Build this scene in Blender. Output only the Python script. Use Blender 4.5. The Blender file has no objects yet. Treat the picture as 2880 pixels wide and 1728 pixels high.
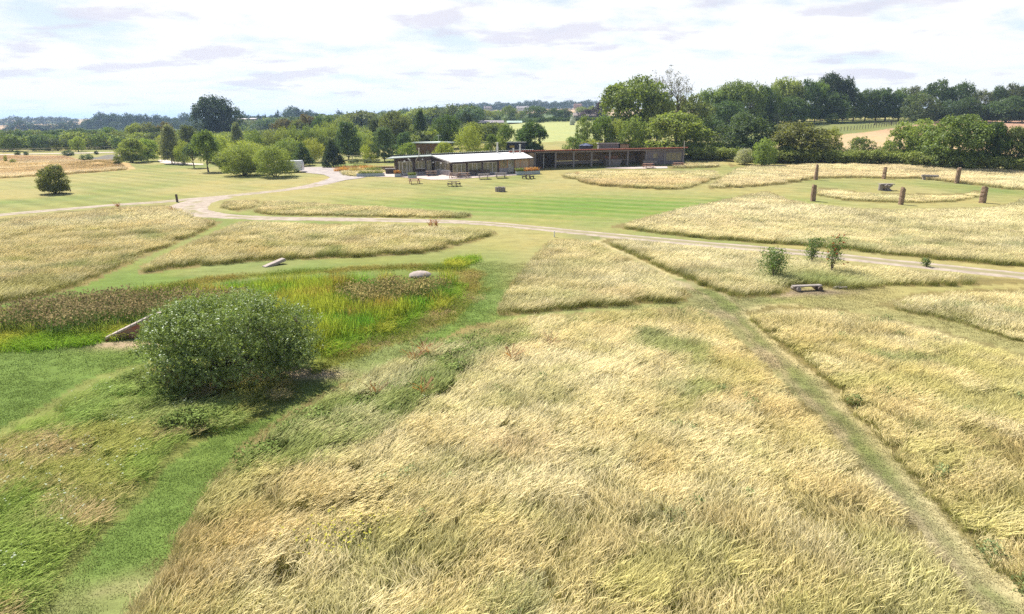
import bpy, math, random
import numpy as np
from math import radians as R, sin, cos, tan, atan, atan2, pi, sqrt, exp
from mathutils import Vector, Matrix

# ------------------------------------------------------------------ camera, sky, sun
SC = bpy.context.scene
HAZE = True
COL = SC.collection
CAMZ = 9.5
FPX = 1920.0                      # focal length in pixels of the 2880 px wide photograph
PITCH = atan(529.0 / 1920.0)
cd = bpy.data.cameras.new('camera'); cam = bpy.data.objects.new('camera', cd); COL.objects.link(cam)
cd.sensor_width = 36.0; cd.lens = 24.0; cd.clip_start = 0.1; cd.clip_end = 30000
cam.location = (0, 0, CAMZ); cam.rotation_euler = (pi / 2 - PITCH, 0, 0)
SC.camera = cam
SC.view_settings.view_transform = 'Standard'; SC.view_settings.look = 'None'
SC.view_settings.gamma = 1.0; SC.view_settings.exposure = 0.86
SC.render.resolution_x = 1024; SC.render.resolution_y = 614
SC.cycles.max_bounces = 6; SC.cycles.diffuse_bounces = 3; SC.cycles.transmission_bounces = 4
SC.cycles.glossy_bounces = 2; SC.cycles.transparent_max_bounces = 6; SC.cycles.volume_bounces = 1
SC.cycles.use_denoising = False
SC.cycles.sample_clamp_indirect = 4.0

SUN_EL = R(50); SUN_AZ = R(-42)       # azimuth from +Y (view direction) towards +X
sd = Vector((sin(SUN_AZ) * cos(SUN_EL), cos(SUN_AZ) * cos(SUN_EL), sin(SUN_EL)))
sl = bpy.data.lights.new('sun', 'SUN'); sun = bpy.data.objects.new('sun', sl); COL.objects.link(sun)
sl.energy = 4.9; sl.angle = R(0.53); sl.color = (1.0, 0.95, 0.87)
sun.rotation_euler = sd.to_track_quat('Z', 'Y').to_euler()

def N(nt, t, **kw):
    n = nt.nodes.new(t)
    for k, v in kw.items():
        if k.startswith('i_'):
            n.inputs[k[2:].replace('_', ' ')].default_value = v
        elif k.startswith('s'):
            try: idx = int(k[1:]); n.inputs[idx].default_value = v
            except ValueError: setattr(n, k, v)
        else: setattr(n, k, v)
    return n
def math_n(nt, op, a, b=None, clamp=False):
    n = nt.nodes.new('ShaderNodeMath'); n.operation = op; n.use_clamp = clamp
    for i, v in enumerate((a, b)):
        if v is None: continue
        if isinstance(v, (int, float)): n.inputs[i].default_value = v
        else: nt.links.new(v, n.inputs[i])
    return n.outputs[0]
def mixc(nt, f, a, b, bt='MIX'):
    n = nt.nodes.new('ShaderNodeMix'); n.data_type = 'RGBA'; n.blend_type = bt
    for i, v in ((0, f), (6, a), (7, b)):
        if isinstance(v, (int, float)): n.inputs[i].default_value = v
        elif isinstance(v, (tuple, list)): n.inputs[i].default_value = (v[0], v[1], v[2], 1)
        else: nt.links.new(v, n.inputs[i])
    return n.outputs[2]
def maprange(nt, v, a, b, c=0.0, d=1.0, smooth=True):
    n = nt.nodes.new('ShaderNodeMapRange'); n.interpolation_type = 'SMOOTHSTEP' if smooth else 'LINEAR'
    nt.links.new(v, n.inputs[0])
    for i, x in enumerate((a, b, c, d)): n.inputs[i + 1].default_value = x
    return n.outputs[0]

W = bpy.data.worlds.new('World'); SC.world = W; W.use_nodes = True
nt = W.node_tree; nt.nodes.clear()
wo = nt.nodes.new('ShaderNodeOutputWorld')
sky = nt.nodes.new('ShaderNodeTexSky'); sky.sky_type = 'NISHITA'; sky.sun_disc = False
sky.sun_elevation = SUN_EL; sky.sun_rotation = SUN_AZ
sky.air_density = 1.0; sky.dust_density = 1.5; sky.ozone_density = 1.0; sky.altitude = 100
bg = nt.nodes.new('ShaderNodeBackground'); bg.inputs[1].default_value = 0.075
nt.links.new(sky.outputs[0], bg.inputs[0])
# clouds: a layer projected on a plane high above the land
tc = nt.nodes.new('ShaderNodeTexCoord')
sep = nt.nodes.new('ShaderNodeSeparateXYZ'); nt.links.new(tc.outputs['Generated'], sep.inputs[0])
zc = math_n(nt, 'MAXIMUM', sep.outputs[2], 0.0)
den = math_n(nt, 'ADD', zc, 0.15)
px = math_n(nt, 'DIVIDE', sep.outputs[0], den); py = math_n(nt, 'DIVIDE', sep.outputs[1], den)
cmb = nt.nodes.new('ShaderNodeCombineXYZ'); nt.links.new(px, cmb.inputs[0]); nt.links.new(py, cmb.inputs[1])
def wnoise(scale, detail, rough, loc, dist=0.0, sc=(1, 1, 1)):
    mp = nt.nodes.new('ShaderNodeMapping'); mp.inputs[1].default_value = loc; mp.inputs[3].default_value = sc
    nt.links.new(cmb.outputs[0], mp.inputs[0])
    n = nt.nodes.new('ShaderNodeTexNoise'); n.inputs['Scale'].default_value = scale
    n.inputs['Detail'].default_value = detail; n.inputs['Roughness'].default_value = rough
    n.inputs['Distortion'].default_value = dist
    nt.links.new(mp.outputs[0], n.inputs['Vector']); return n.outputs['Fac']
n1 = wnoise(1.5, 9, 0.62, (3.1, 1.7, 0), 0.25)
n2 = wnoise(2.3, 9, 0.55, (7.3, 5.1, 2.0), 0.1, (0.8, 1.0, 1))
white_f = maprange(nt, n1, 0.34, 0.52)
grey_f = maprange(nt, n2, 0.54, 0.64)
skycol = mixc(nt, maprange(nt, sep.outputs[2], 0.0, 0.45), (0.83, 0.94, 0.98), (0.16, 0.30, 0.58))
lowsky = mixc(nt, maprange(nt, sep.outputs[2], 0.10, 0.5), (0.98, 0.99, 1.0), (0.55, 0.58, 0.62))
c1 = mixc(nt, white_f, skycol, lowsky)
greyc = mixc(nt, maprange(nt, sep.outputs[2], 0.1, 0.5), (0.72, 0.70, 0.82), (0.40, 0.40, 0.48))
c2 = mixc(nt, math_n(nt, 'MULTIPLY', grey_f, 0.68), c1, greyc)
bg2 = nt.nodes.new('ShaderNodeBackground'); nt.links.new(c2, bg2.inputs[0]); bg2.inputs[1].default_value = 0.595
ms = nt.nodes.new('ShaderNodeMixShader')
# the cloud sheet is thick low over the land and thins out overhead, where the plain sky shows
cover = maprange(nt, sep.outputs[2], 0.13, 0.42, 1.0, 0.10)
nt.links.new(cover, ms.inputs[0]); nt.links.new(bg.outputs[0], ms.inputs[1]); nt.links.new(bg2.outputs[0], ms.inputs[2])
nt.links.new(ms.outputs[0], wo.inputs[0])

# ------------------------------------------------------------------ numbers and noise
K = 2880.0 / 2474.0
RNG = np.random.default_rng(7)
random.seed(7)
def _hash(ix, iy, seed):
    h = (ix.astype(np.int64) * 374761393 + iy.astype(np.int64) * 668265263 + seed * 1442695041) & 0xffffffff
    h = ((h ^ (h >> 13)) * 1274126177) & 0xffffffff
    return ((h ^ (h >> 16)) & 0xffff) / 65535.0
def vnoise(x, y, seed=0):
    x = np.asarray(x, float); y = np.asarray(y, float)
    ix = np.floor(x); iy = np.floor(y); fx = x - ix; fy = y - iy
    fx = fx * fx * (3 - 2 * fx); fy = fy * fy * (3 - 2 * fy)
    a = _hash(ix, iy, seed); b = _hash(ix + 1, iy, seed); c = _hash(ix, iy + 1, seed); d = _hash(ix + 1, iy + 1, seed)
    return (a * (1 - fx) + b * fx) * (1 - fy) + (c * (1 - fx) + d * fx) * fy
def fbm(x, y, s, octv=4, seed=0, rough=0.5):
    v = 0; a = 1; t = 0
    for o in range(octv):
        v = v + a * vnoise(np.asarray(x) / s * 2 ** o + 17.3 * o, np.asarray(y) / s * 2 ** o - 9.1 * o, seed + o); t += a; a *= rough
    return v / t
def sstep(x, a, b):
    t = np.clip((x - a) / (b - a), 0, 1); return t * t * (3 - 2 * t)

# ------------------------------------------------------------------ terrain
_U = np.array([-1.1, -0.75, -0.4, -0.17, 0.03, 0.2, 0.45, 0.75, 1.1])
_Y = np.array([0, 60, 85, 105, 120, 135, 170, 250, 330, 450, 650, 900, 1300, 1800, 2600, 4000, 9000.])
_H = np.array([
    [0, 0, 0, 0, 0, 0, 0, 0, -1, -4, -8, -8, -3, 4, 8, 10, 12],
    [0, 0, 0, 0, 0, 0, 0, 0, -1, -4, -8, -8, -3, 4, 8, 10, 12],
    [0, 0, 0, 0, 0, 0, 0, 0, -1, -3, -2, 3, 7, 9, 10, 11, 12],
    [0, 0, 0, .3, .7, 1.0, 1.6, 2.4, 2.5, 2.5, 4, 10, 17, 20, 20, 20, 20],
    [0, 0, 0, .65, 1.3, 2.0, 3.8, 6.5, 8.3, 8.0, 9, 13, 29, 33, 33, 33, 33],
    [0, 0, 0, .9, 1.5, 2.2, 4.0, 7.4, 9.4, 10, 12, 18, 28, 30, 30, 30, 30],
    [0, 0, .15, 1.1, 1.8, 2.5, 4.5, 8.8, 10.6, 12, 14, 16, 20, 22, 22, 22, 22],
    [0, 0, .15, 1.1, 1.9, 2.8, 5.0, 8.9, 10.8, 12, 14, 16, 18, 20, 20, 20, 20],
    [0, 0, .15, 1.1, 1.9, 2.8, 5.0, 8.9, 10.8, 12, 14, 16, 18, 20, 20, 20, 20]], float)
_S = np.linspace(np.log(20), np.log(9020), 500)
_Ys = np.exp(_S) - 20
_UU = np.linspace(-1.1, 1.1, 111)
_T = np.array([np.interp(_Ys, _Y, r) for r in _H])
_T = np.array([np.interp(_UU, _U, _T[:, j]) for j in range(_T.shape[1])]).T
_k = np.hanning(21); _k /= _k.sum()
_T = np.array([np.convolve(np.pad(r, 10, 'edge'), _k, 'valid') for r in _T])
_k2 = np.hanning(11); _k2 /= _k2.sum()
_T = np.array([np.convolve(np.pad(c, 5, 'edge'), _k2, 'valid') for c in _T.T]).T
def ter(X, Y):
    X = np.asarray(X, float); Y = np.asarray(Y, float)
    Yc = np.maximum(Y, 1.0); u = np.clip(X / np.maximum(Yc, np.abs(X) / 1.09), -1.1, 1.1)
    s = (np.log(np.minimum(Yc, 8900) + 20) - _S[0]) / (_S[-1] - _S[0]) * 499
    i = np.clip(np.floor(s).astype(int), 0, 498); f = s - i
    a = (u + 1.1) / 2.2 * 110; j = np.clip(np.floor(a).astype(int), 0, 109); g = a - j
    h = (_T[j, i] * (1 - f) + _T[j, i + 1] * f) * (1 - g) + (_T[j + 1, i] * (1 - f) + _T[j + 1, i + 1] * f) * g
    h = h + 0.10 * (fbm(X, Y, 14, 2, 5) - .5) * sstep(Y, 5, 12)
    # grassed mound on the left, low bank on the near left
    h = h + 1.1 * np.exp(-(((X + 84) / 7.0) ** 2 + ((Y - 143) / 4.5) ** 2))
    return h
def ray(x, y):                      # photograph pixel (2880 wide) -> direction
    dx = (x - 1440) / FPX; dy = (864 - y) / FPX
    return np.array([dx, cos(PITCH) + dy * sin(PITCH), -sin(PITCH) + dy * cos(PITCH)])
def at(x, y, zoff=0.0):             # where the sight line through a photo pixel meets the land
    d = ray(x, y); d = d / d[1]
    ts = np.exp(np.linspace(np.log(4), np.log(6000), 3000))
    z = CAMZ + d[2] * ts; h = ter(d[0] * ts, ts) + zoff
    below = np.nonzero(z < h)[0]
    if len(below) == 0: t = 5000.
    else:
        i = below[0]; t = ts[i] if i == 0 else ts[i - 1] + (ts[i] - ts[i - 1]) * ((z[i-1]-h[i-1]) / max(1e-9, (z[i-1]-h[i-1]) - (z[i]-h[i])))
    return d[0] * t, t
def atD(x, y): return at(x * K, y * K)
def zat(y, Y):                      # height of a point seen on picture row y at forward distance Y
    d = ray(1440, y); return CAMZ + d[2] / d[1] * Y
def xat(x, Y, z):                   # side offset of a point on picture column x
    zc_ = Y * cos(PITCH) + (CAMZ - z) * sin(PITCH); return (x - 1440) / FPX * zc_
def poly(pts, D=True, h=0):
    return np.array([at(p[0] * (K if D else 1), p[1] * (K if D else 1), h) for p in pts])
def inside_top(P, X, Y):
    T, o = TOPS[id(P)]; return inside(P, X, Y) & inside(T, X, Y)
def inside(P, X, Y):
    X = np.asarray(X); Y = np.asarray(Y)
    res = np.zeros(X.shape, bool)
    bb = (X >= P[:, 0].min()) & (X <= P[:, 0].max()) & (Y >= P[:, 1].min()) & (Y <= P[:, 1].max())
    if not bb.any(): return res
    x = X[bb]; y = Y[bb]; c = np.zeros(x.shape, bool); n = len(P)
    for i in range(n):
        x0, y0 = P[i]; x1, y1 = P[(i + 1) % n]
        if y0 == y1: continue
        m = ((y0 > y) != (y1 > y)) & (x < (x1 - x0) * (y - y0) / (y1 - y0) + x0); c ^= m
    res[bb] = c; return res
def sdist(P, X, Y, closed=True):    # distance to the outline
    d = np.full(np.shape(X), 1e9); n = len(P)
    for i in range(n if closed else n - 1):
        a = P[i]; b = P[(i + 1) % n]; ab = b - a; L = max(1e-9, ab @ ab)
        t = np.clip(((X - a[0]) * ab[0] + (Y - a[1]) * ab[1]) / L, 0, 1)
        d = np.minimum(d, np.hypot(X - a[0] - t * ab[0], Y - a[1] - t * ab[1]))
    return d

# ------------------------------------------------------------------ regions, outlined on the photograph
TOPS = {}
def tall(pts, D=True, h=.42):
    P = poly(pts, D); TOPS[id(P)] = (poly(pts, D, h), .55 if h < .6 else 0); return P
TALL = dict(
 west=tall([(-250,568),(0,530),(150,512),(300,499),(400,496),(440,506),(470,526),(540,536),(480,566),(350,622),(200,692),(90,722),(0,738),(-250,800)]),
 middle=tall([(590,534),(760,541),(950,543),(1100,549),(1195,557),(1205,566),(1120,592),(1040,611),(930,620),(700,628),(500,643),(330,664),(345,642),(420,602),(500,568),(560,542)]),
 strip=tall([(640,486),(760,490),(900,499),(1140,516),(1140,528),(900,525),(640,520),(612,512)], True, .25),
 tuft=tall([(545,486),(632,484),(612,504),(575,513),(530,502)], True, .25),
 triangle=tall([(1325,582),(1365,577),(1440,586),(1540,635),(1665,704),(1660,728),(1500,740),(1350,751),(1210,764),(1195,750),(1230,695),(1275,635)]),
 roadside=tall([(1445,582),(1490,576),(1700,597),(1850,612),(2050,640),(2250,657),(2474,678),(2600,690),(2474,686),(2300,692),(2150,692),(2060,700),(2010,699),(1990,692),(1918,694),(1900,712),(1850,717),(1780,720),(1700,693),(1600,652),(1520,614)]),
 east=tall([(1470,549),(1560,525),(1680,497),(1800,470),(1860,462),(1900,480),(1960,494),(2060,503),(2175,506),(2300,504),(2400,499),(2450,489),(2474,478),(2700,478),(2700,668),(2474,647),(2300,632),(2100,612),(1900,592),(1750,582),(1600,567)]),
 crescent=tall([(2297,527),(2364,533),(2422,541),(2538,544),(2655,546),(2713,543),(2760,533),(2751,554),(2684,569),(2597,572),(2451,569),(2364,563),(2300,550)], False),
 north=tall([(1985,526),(2028,502),(2072,474),(2100,466),(2300,460),(2520,462),(2700,474),(3050,474),(3050,545),(2880,536),(2815,532),(2771,524),(2698,516),(2582,503),(2495,503),(2416,501),(2291,503),(2233,515),(2180,522),(2087,528),(2000,532)], False),
 barn=tall([(1579,493),(1592,487),(1693,478),(1854,479),(1950,480),(2008,478),(2028,499),(1985,513),(1926,533),(1854,534),(1753,529),(1672,523),(1632,513),(1622,505),(1596,504),(1579,502)], False),
 gable=tall([(1877,469),(1941,458),(2020,458),(2027,471),(1883,476)], False),
 gable2=tall([(2049,458),(2081,468),(2052,472)], False),
 fore=tall([(1210,775),(1350,759),(1500,749),(1670,743),(1720,760),(1800,835),(1900,935),(2000,1038),(2100,1155),(2200,1258),(2300,1378),(2370,1484),(2520,1750),(2520,2200),(60,2200),(190,1650),(300,1484),(400,1335),(470,1210),(560,1100),(680,1010),(800,940),(930,878),(1050,828),(1130,790)]),
 right=tall([(1800,758),(1830,748),(1870,738),(1950,742),(2050,749),(2150,765),(2300,805),(2474,855),(2800,940),(3100,2000),(2800,2000),(2600,1610),(2474,1450),(2350,1318),(2200,1146),(2050,985),(1950,884),(1850,805)]),
 right_far=tall([(2120,737),(2200,710),(2330,700),(2474,697),(2700,697),(2700,900),(2474,832),(2300,777),(2150,749)]),
 bank=tall([(400,868),(300,885),(180,930),(90,985),(0,1035),(-350,1250),(-350,2200),(-200,2100),(100,1484),(220,1342),(320,1232),(400,1134),(470,1080),(520,1052),(640,1010),(740,950),(700,905),(560,870)]),
 orange=tall([(-260,436),(0,437),(180,437),(230,450),(330,455),(382,476),(350,479),(185,492),(0,503),(-260,512)], False),
 bedwild=tall([(950,475),(965,468),(1010,466),(1075,474),(1080,490),(1000,498),(965,494)], False),
)
WEEDS = tall([(1130,795),(1240,800),(1290,840),(1150,900),(1050,985),(900,1090),(760,1130),(640,1150),(560,1170),(500,1180),(560,1100),(680,1015),(800,945),(930,880),(1050,830)])
NETTLE = tall([(330,875),(420,960),(560,990),(560,1040),(400,1050),(280,1035),(180,1040),(150,1010),(210,960),(270,900)])
POND = tall([(-250,850),(-250,745),(0,748),(150,716),(300,694),(450,678),(640,664),(800,652),(960,650),(1080,648),(1110,668),(1100,690),(1050,730),(950,765),(870,800),(770,850),(600,880),(420,835),(330,800),(200,820),(100,812),(0,815)])
REEDG = tall([(480,690),(640,672),(800,662),(960,656),(1080,652),(1100,668),(1090,700),(1060,735),(950,772),(880,805),(780,845),(620,870),(480,840),(400,790),(400,720)], True, .6)
REEDB1 = tall([(-250,850),(-250,775),(0,758),(75,733),(175,718),(250,712),(325,710),(400,708),(560,710),(620,725),(600,760),(500,780),(380,787),(325,786),(250,800),(150,812),(75,806),(0,804)], True, .62)
REEDB2 = tall([(800,700),(850,690),(960,680),(1070,678),(1088,700),(1040,728),(960,748),(880,758),(830,735)], True, .6)
RIM = poly([(-250,860),(0,812),(200,806),(300,795),(345,795),(330,812),(200,835),(90,848),(0,852),(-250,900)])
RIM2 = poly([(740,850),(880,800),(960,768),(1050,735),(1105,700),(1125,680),(1100,735),(980,785),(880,830),(790,870)])
ROUGH = poly([(330,700),(500,670),(700,655),(900,645),(1000,640),(1110,640),(1150,655),(1165,690),(1145,730),(1095,775),(1000,815),(880,860),(800,893),(750,905),(760,862),(880,812),(990,772),(1070,742),(1112,690),(1100,660),(960,652),(640,668),(300,712),(0,760),(0,745),(180,720)])
TUFTB = poly([(1060,640),(1100,628),(1150,622),(1158,634),(1120,648),(1080,650)])
# gravel tracks: centre lines and half widths
TRACK = np.array([atD(*p) for p in [(535,477),(495,484),(466,493),(456,504),(470,513),(520,521),(600,526),(700,529),(900,531.5),(1050,535),(1150,539),(1250,547),(1350,557),(1430,565),(1560,577),(1700,590),(1850,603),(2000,617),(2150,634),(2300,649),(2474,667),(2700,690)]])
TRACKL = np.array([atD(*p) for p in [(-300,552),(0,520),(120,509),(260,497),(380,489),(470,481),(540,475),(620,467),(700,458),(760,448),(800,438),(822,430)]])
PATHN = np.array([atD(*p) for p in [(1440,575),(1540,618),(1640,668),(1720,712),(1800,775),(1900,868),(2000,970),(2130,1110),(2270,1260),(2420,1430),(2600,1650)]])
def catmull(P, n=10):
    P = np.vstack([2 * P[0] - P[1], P, 2 * P[-1] - P[-2]]); out = []
    for i in range(1, len(P) - 2):
        for t in np.linspace(0, 1, n, endpoint=False):
            a, b, c, d = P[i-1], P[i], P[i+1], P[i+2]
            out.append(.5 * ((2*b) + (-a + c) * t + (2*a - 5*b + 4*c - d) * t*t + (-a + 3*b - 3*c + d) * t**3))
    out.append(P[-2]); return np.array(out)
TRACK = catmull(TRACK); TRACKL = catmull(TRACKL); PATHN = catmull(PATHN)
# ------------------------------------------------------------------ mesh helpers
def link(o, parent=None, coll=None):
    (coll or COL).objects.link(o)
    if parent is not None: o.parent = parent
    return o
def tag(o, label=None, cat=None, group=None, kind=None):
    if label: o['label'] = label
    if cat: o['category'] = cat
    if group: o['group'] = group
    if kind: o['kind'] = kind
    return o
def empty(name, loc, rz=0, label=None, cat=None, group=None):
    o = bpy.data.objects.new(name, None); link(o); o.location = loc; o.rotation_euler = (0, 0, rz)
    o.empty_display_size = .3
    return tag(o, label, cat, group)
def np_mesh(name, V, F, mats=(), smooth=False):      # F: int array (n,3) or (n,4)
    me = bpy.data.meshes.new(name); V = np.asarray(V, np.float32); F = np.asarray(F, np.int32)
    me.vertices.add(len(V)); me.vertices.foreach_set('co', V.ravel())
    k = F.shape[1]; me.loops.add(F.size); me.loops.foreach_set('vertex_index', F.ravel())
    me.polygons.add(len(F)); me.polygons.foreach_set('loop_start', np.arange(0, F.size, k, dtype=np.int32))
    try: me.polygons.foreach_set('loop_total', np.full(len(F), k, np.int32))
    except Exception: pass
    if smooth: me.polygons.foreach_set('use_smooth', np.ones(len(F), bool))
    for m in mats: me.materials.append(m)
    me.update(); me.validate(); return me
class MB:
    """collects faces and builds them as ONE mesh object"""
    def __init__(s): s.v = []; s.f = []
    def add(s, v, f):
        o = len(s.v); s.v += [tuple(p) for p in v]; s.f += [tuple(i + o for i in q) for q in f]; return s
    def box(s, x0, x1, y0, y1, z0, z1, M=None):
        v = [(x, y, z) for z in (z0, z1) for y in (y0, y1) for x in (x0, x1)]
        if M is not None: v = [tuple(M @ Vector(p)) if isinstance(M, Matrix) else M(p) for p in v]
        return s.add(v, [(0,2,3,1),(4,5,7,6),(0,1,5,4),(2,6,7,3),(0,4,6,2),(1,3,7,5)])
    def beam(s, a, b, w, h, up=(0, 0, 1)):
        a = Vector(a); b = Vector(b); d = (b - a); L = d.length; d.normalize()
        u = Vector(up); r = d.cross(u)
        if r.length < 1e-4: r = d.cross(Vector((1, 0, 0)))
        r.normalize(); u = r.cross(d)
        v = [a + r * (w / 2 * i) + u * (h / 2 * j) + d * (L * k) for k in (0, 1) for i, j in ((-1,-1),(1,-1),(1,1),(-1,1))]
        return s.add(v, [(0,3,2,1),(4,5,6,7),(0,1,5,4),(1,2,6,5),(2,3,7,6),(3,0,4,7)])
    def tube(s, pts, rad, n=8, cap=True):
        pts = [Vector(p) for p in pts]; rings = []; o = len(s.v)
        for i, p in enumerate(pts):
            d = (pts[min(i+1, len(pts)-1)] - pts[max(i-1, 0)]).normalized()
            r = d.cross(Vector((0, 0, 1)));
            if r.length < .1: r = d.cross(Vector((0, 1, 0)))
            r.normalize(); u = r.cross(d); rr = rad[i] if hasattr(rad, '__len__') else rad
            for k in range(n):
                a = 2 * pi * k / n; s.v.append(tuple(p + r * (rr * cos(a)) + u * (rr * sin(a))))
        for i in range(len(pts) - 1):
            for k in range(n):
                a = o + i * n + k; b = o + i * n + (k + 1) % n; s.f.append((a, b, b + n, a + n))
        if cap:
            s.f.append(tuple(o + k for k in range(n))[::-1]); s.f.append(tuple(o + (len(pts)-1) * n + k for k in range(n)))
        return s
    def prism(s, prof, a, b, M):   # profile [(p,q)], extruded from a to b; M(p,q,t) -> point
        n = len(prof); v = [M(p, q, t) for t in (a, b) for p, q in prof]
        f = [tuple(range(n))[::-1], tuple(range(n, 2 * n))] + [(i, (i+1) % n, n + (i+1) % n, n + i) for i in range(n)]
        return s.add(v, f)
    def build(s, name, mat, parent=None, loc=None, smooth=False, bevel=0):
        me = bpy.data.meshes.new(name); me.from_pydata([tuple(map(float, p)) for p in s.v], [], s.f); me.materials.append(mat)
        import bmesh
        bm = bmesh.new(); bm.from_mesh(me); bmesh.ops.recalc_face_normals(bm, faces=bm.faces)
        bm.to_mesh(me); bm.free()
        if smooth: me.polygons.foreach_set('use_smooth', [True] * len(me.polygons))
        o = bpy.data.objects.new(name, me); link(o, parent)
        if loc is not None: o.location = loc
        if bevel:
            m = o.modifiers.new('bevel', 'BEVEL'); m.width = bevel; m.segments = 2; m.limit_method = 'ANGLE'
        return o
def copy_tree(o, parent=None):
    c = o.copy(); COL.objects.link(c); c.parent = parent
    for ch in [q for q in o.children]: copy_tree(ch, c)
    return c

# ------------------------------------------------------------------ materials
def newmat(name):
    m = bpy.data.materials.new(name); m.use_nodes = True; m.node_tree.nodes.clear(); return m, m.node_tree
def surf(name, col, col2=None, rough=0.8, scale=3.0, metal=0.0, bump=0.0, spec=0.3, det=6, stretch=(1, 1, 1), obj=False):
    m, t = newmat(name); o = t.nodes.new('ShaderNodeOutputMaterial'); b = t.nodes.new('ShaderNodeBsdfPrincipled')
    t.links.new(b.outputs[0], o.inputs[0]); b.inputs['Roughness'].default_value = rough; b.inputs['Metallic'].default_value = metal
    b.inputs['Specular IOR Level'].default_value = spec
    tcn = t.nodes.new('ShaderNodeTexCoord'); mp = t.nodes.new('ShaderNodeMapping'); mp.inputs[3].default_value = stretch
    t.links.new(tcn.outputs['Object'], mp.inputs[0])
    n = t.nodes.new('ShaderNodeTexNoise'); n.inputs['Scale'].default_value = scale; n.inputs['Detail'].default_value = det
    n.inputs['Roughness'].default_value = .65; t.links.new(mp.outputs[0], n.inputs['Vector'])
    f = maprange(t, n.outputs['Fac'], .3, .7)
    c2 = col2 or tuple(c * .7 for c in col)
    t.links.new(mixc(t, f, col, c2), b.inputs['Base Color'])
    if bump:
        bp = t.nodes.new('ShaderNodeBump'); bp.inputs['Strength'].default_value = bump; bp.inputs['Distance'].default_value = .03
        t.links.new(n.outputs['Fac'], bp.inputs['Height']); t.links.new(bp.outputs[0], b.inputs['Normal'])
    return m
def planks(name, col, col2, w=0.15, axis=0, rough=.85):
    """boards: tone changes from board to board, dark joints between them"""
    m, t = newmat(name); o = t.nodes.new('ShaderNodeOutputMaterial'); b = t.nodes.new('ShaderNodeBsdfPrincipled')
    t.links.new(b.outputs[0], o.inputs[0]); b.inputs['Roughness'].default_value = rough; b.inputs['Specular IOR Level'].default_value = .2
    tcn = t.nodes.new('ShaderNodeTexCoord'); sp = t.nodes.new('ShaderNodeSeparateXYZ'); t.links.new(tcn.outputs['Object'], sp.inputs[0])
    s = math_n(t, 'DIVIDE', sp.outputs[axis], w); fl = math_n(t, 'FLOOR', s); fr = math_n(t, 'FRACT', s)
    wn = t.nodes.new('ShaderNodeTexWhiteNoise'); wn.noise_dimensions = '1D'; t.links.new(fl, wn.inputs['W'])
    n = t.nodes.new('ShaderNodeTexNoise'); n.inputs['Scale'].default_value = 2.5; n.inputs['Detail'].default_value = 5; t.links.new(tcn.outputs['Object'], n.inputs['Vector'])
    f = math_n(t, 'ADD', math_n(t, 'MULTIPLY', wn.outputs[0], .7), math_n(t, 'MULTIPLY', n.outputs['Fac'], .4), True)
    c = mixc(t, f, col, col2)
    j = math_n(t, 'LESS_THAN', fr, .09)
    t.links.new(mixc(t, j, c, tuple(q * .25 for q in col2)), b.inputs['Base Color'])
    return m
def foliage_mat(name, src, transl=0.35, rough=.55, fixed=None, gloss=.02):
    """leaf surface: diffuse + light shining through; colour from the object, the instance or fixed"""
    m, t = newmat(name); o = t.nodes.new('ShaderNodeOutputMaterial')
    if src == 'object':
        oi = t.nodes.new('ShaderNodeObjectInfo'); base = oi.outputs['Color']
    elif src == 'instance':
        a = t.nodes.new('ShaderNodeAttribute'); a.attribute_type = 'INSTANCER'; a.attribute_name = 'gcol'; base = a.outputs['Color']
    else:
        rg = t.nodes.new('ShaderNodeRGB'); rg.outputs[0].default_value = (*fixed, 1); base = rg.outputs[0]
    at_ = t.nodes.new('ShaderNodeAttribute'); at_.attribute_type = 'GEOMETRY'; at_.attribute_name = 'leaf'
    sp = t.nodes.new('ShaderNodeSeparateColor'); t.links.new(at_.outputs['Color'], sp.inputs[0])
    # r: random per leaf (tone), g: random hue
    k = maprange(t, sp.outputs[0], 0, 1, .62, 1.45, False)
    sc = t.nodes.new('ShaderNodeVectorMath'); sc.operation = 'SCALE'; t.links.new(base, sc.inputs[0]); t.links.new(k, sc.inputs['Scale'])
    warm = mixc(t, math_n(t, 'MULTIPLY', sp.outputs[1], .35), sc.outputs[0], mixc(t, 1.0, sc.outputs[0], (1.35, 1.1, .55), 'MULTIPLY'))
    d = t.nodes.new('ShaderNodeBsdfDiffuse'); tr = t.nodes.new('ShaderNodeBsdfTranslucent'); mx = t.nodes.new('ShaderNodeMixShader')
    t.links.new(warm, d.inputs[0]); t.links.new(mixc(t, 1.0, warm, (1.25, 1.3, .6), 'MULTIPLY'), tr.inputs[0])
    mx.inputs[0].default_value = transl; t.links.new(d.outputs[0], mx.inputs[1]); t.links.new(tr.outputs[0], mx.inputs[2])
    gl = t.nodes.new('ShaderNodeBsdfGlossy'); gl.inputs['Roughness'].default_value = rough; gl.inputs[0].default_value = (.9, .95, 1, 1)
    m2 = t.nodes.new('ShaderNodeMixShader'); m2.inputs[0].default_value = gloss
    t.links.new(mx.outputs[0], m2.inputs[1]); t.links.new(gl.outputs[0], m2.inputs[2]); t.links.new(m2.outputs[0], o.inputs[0])
    return m
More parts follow.
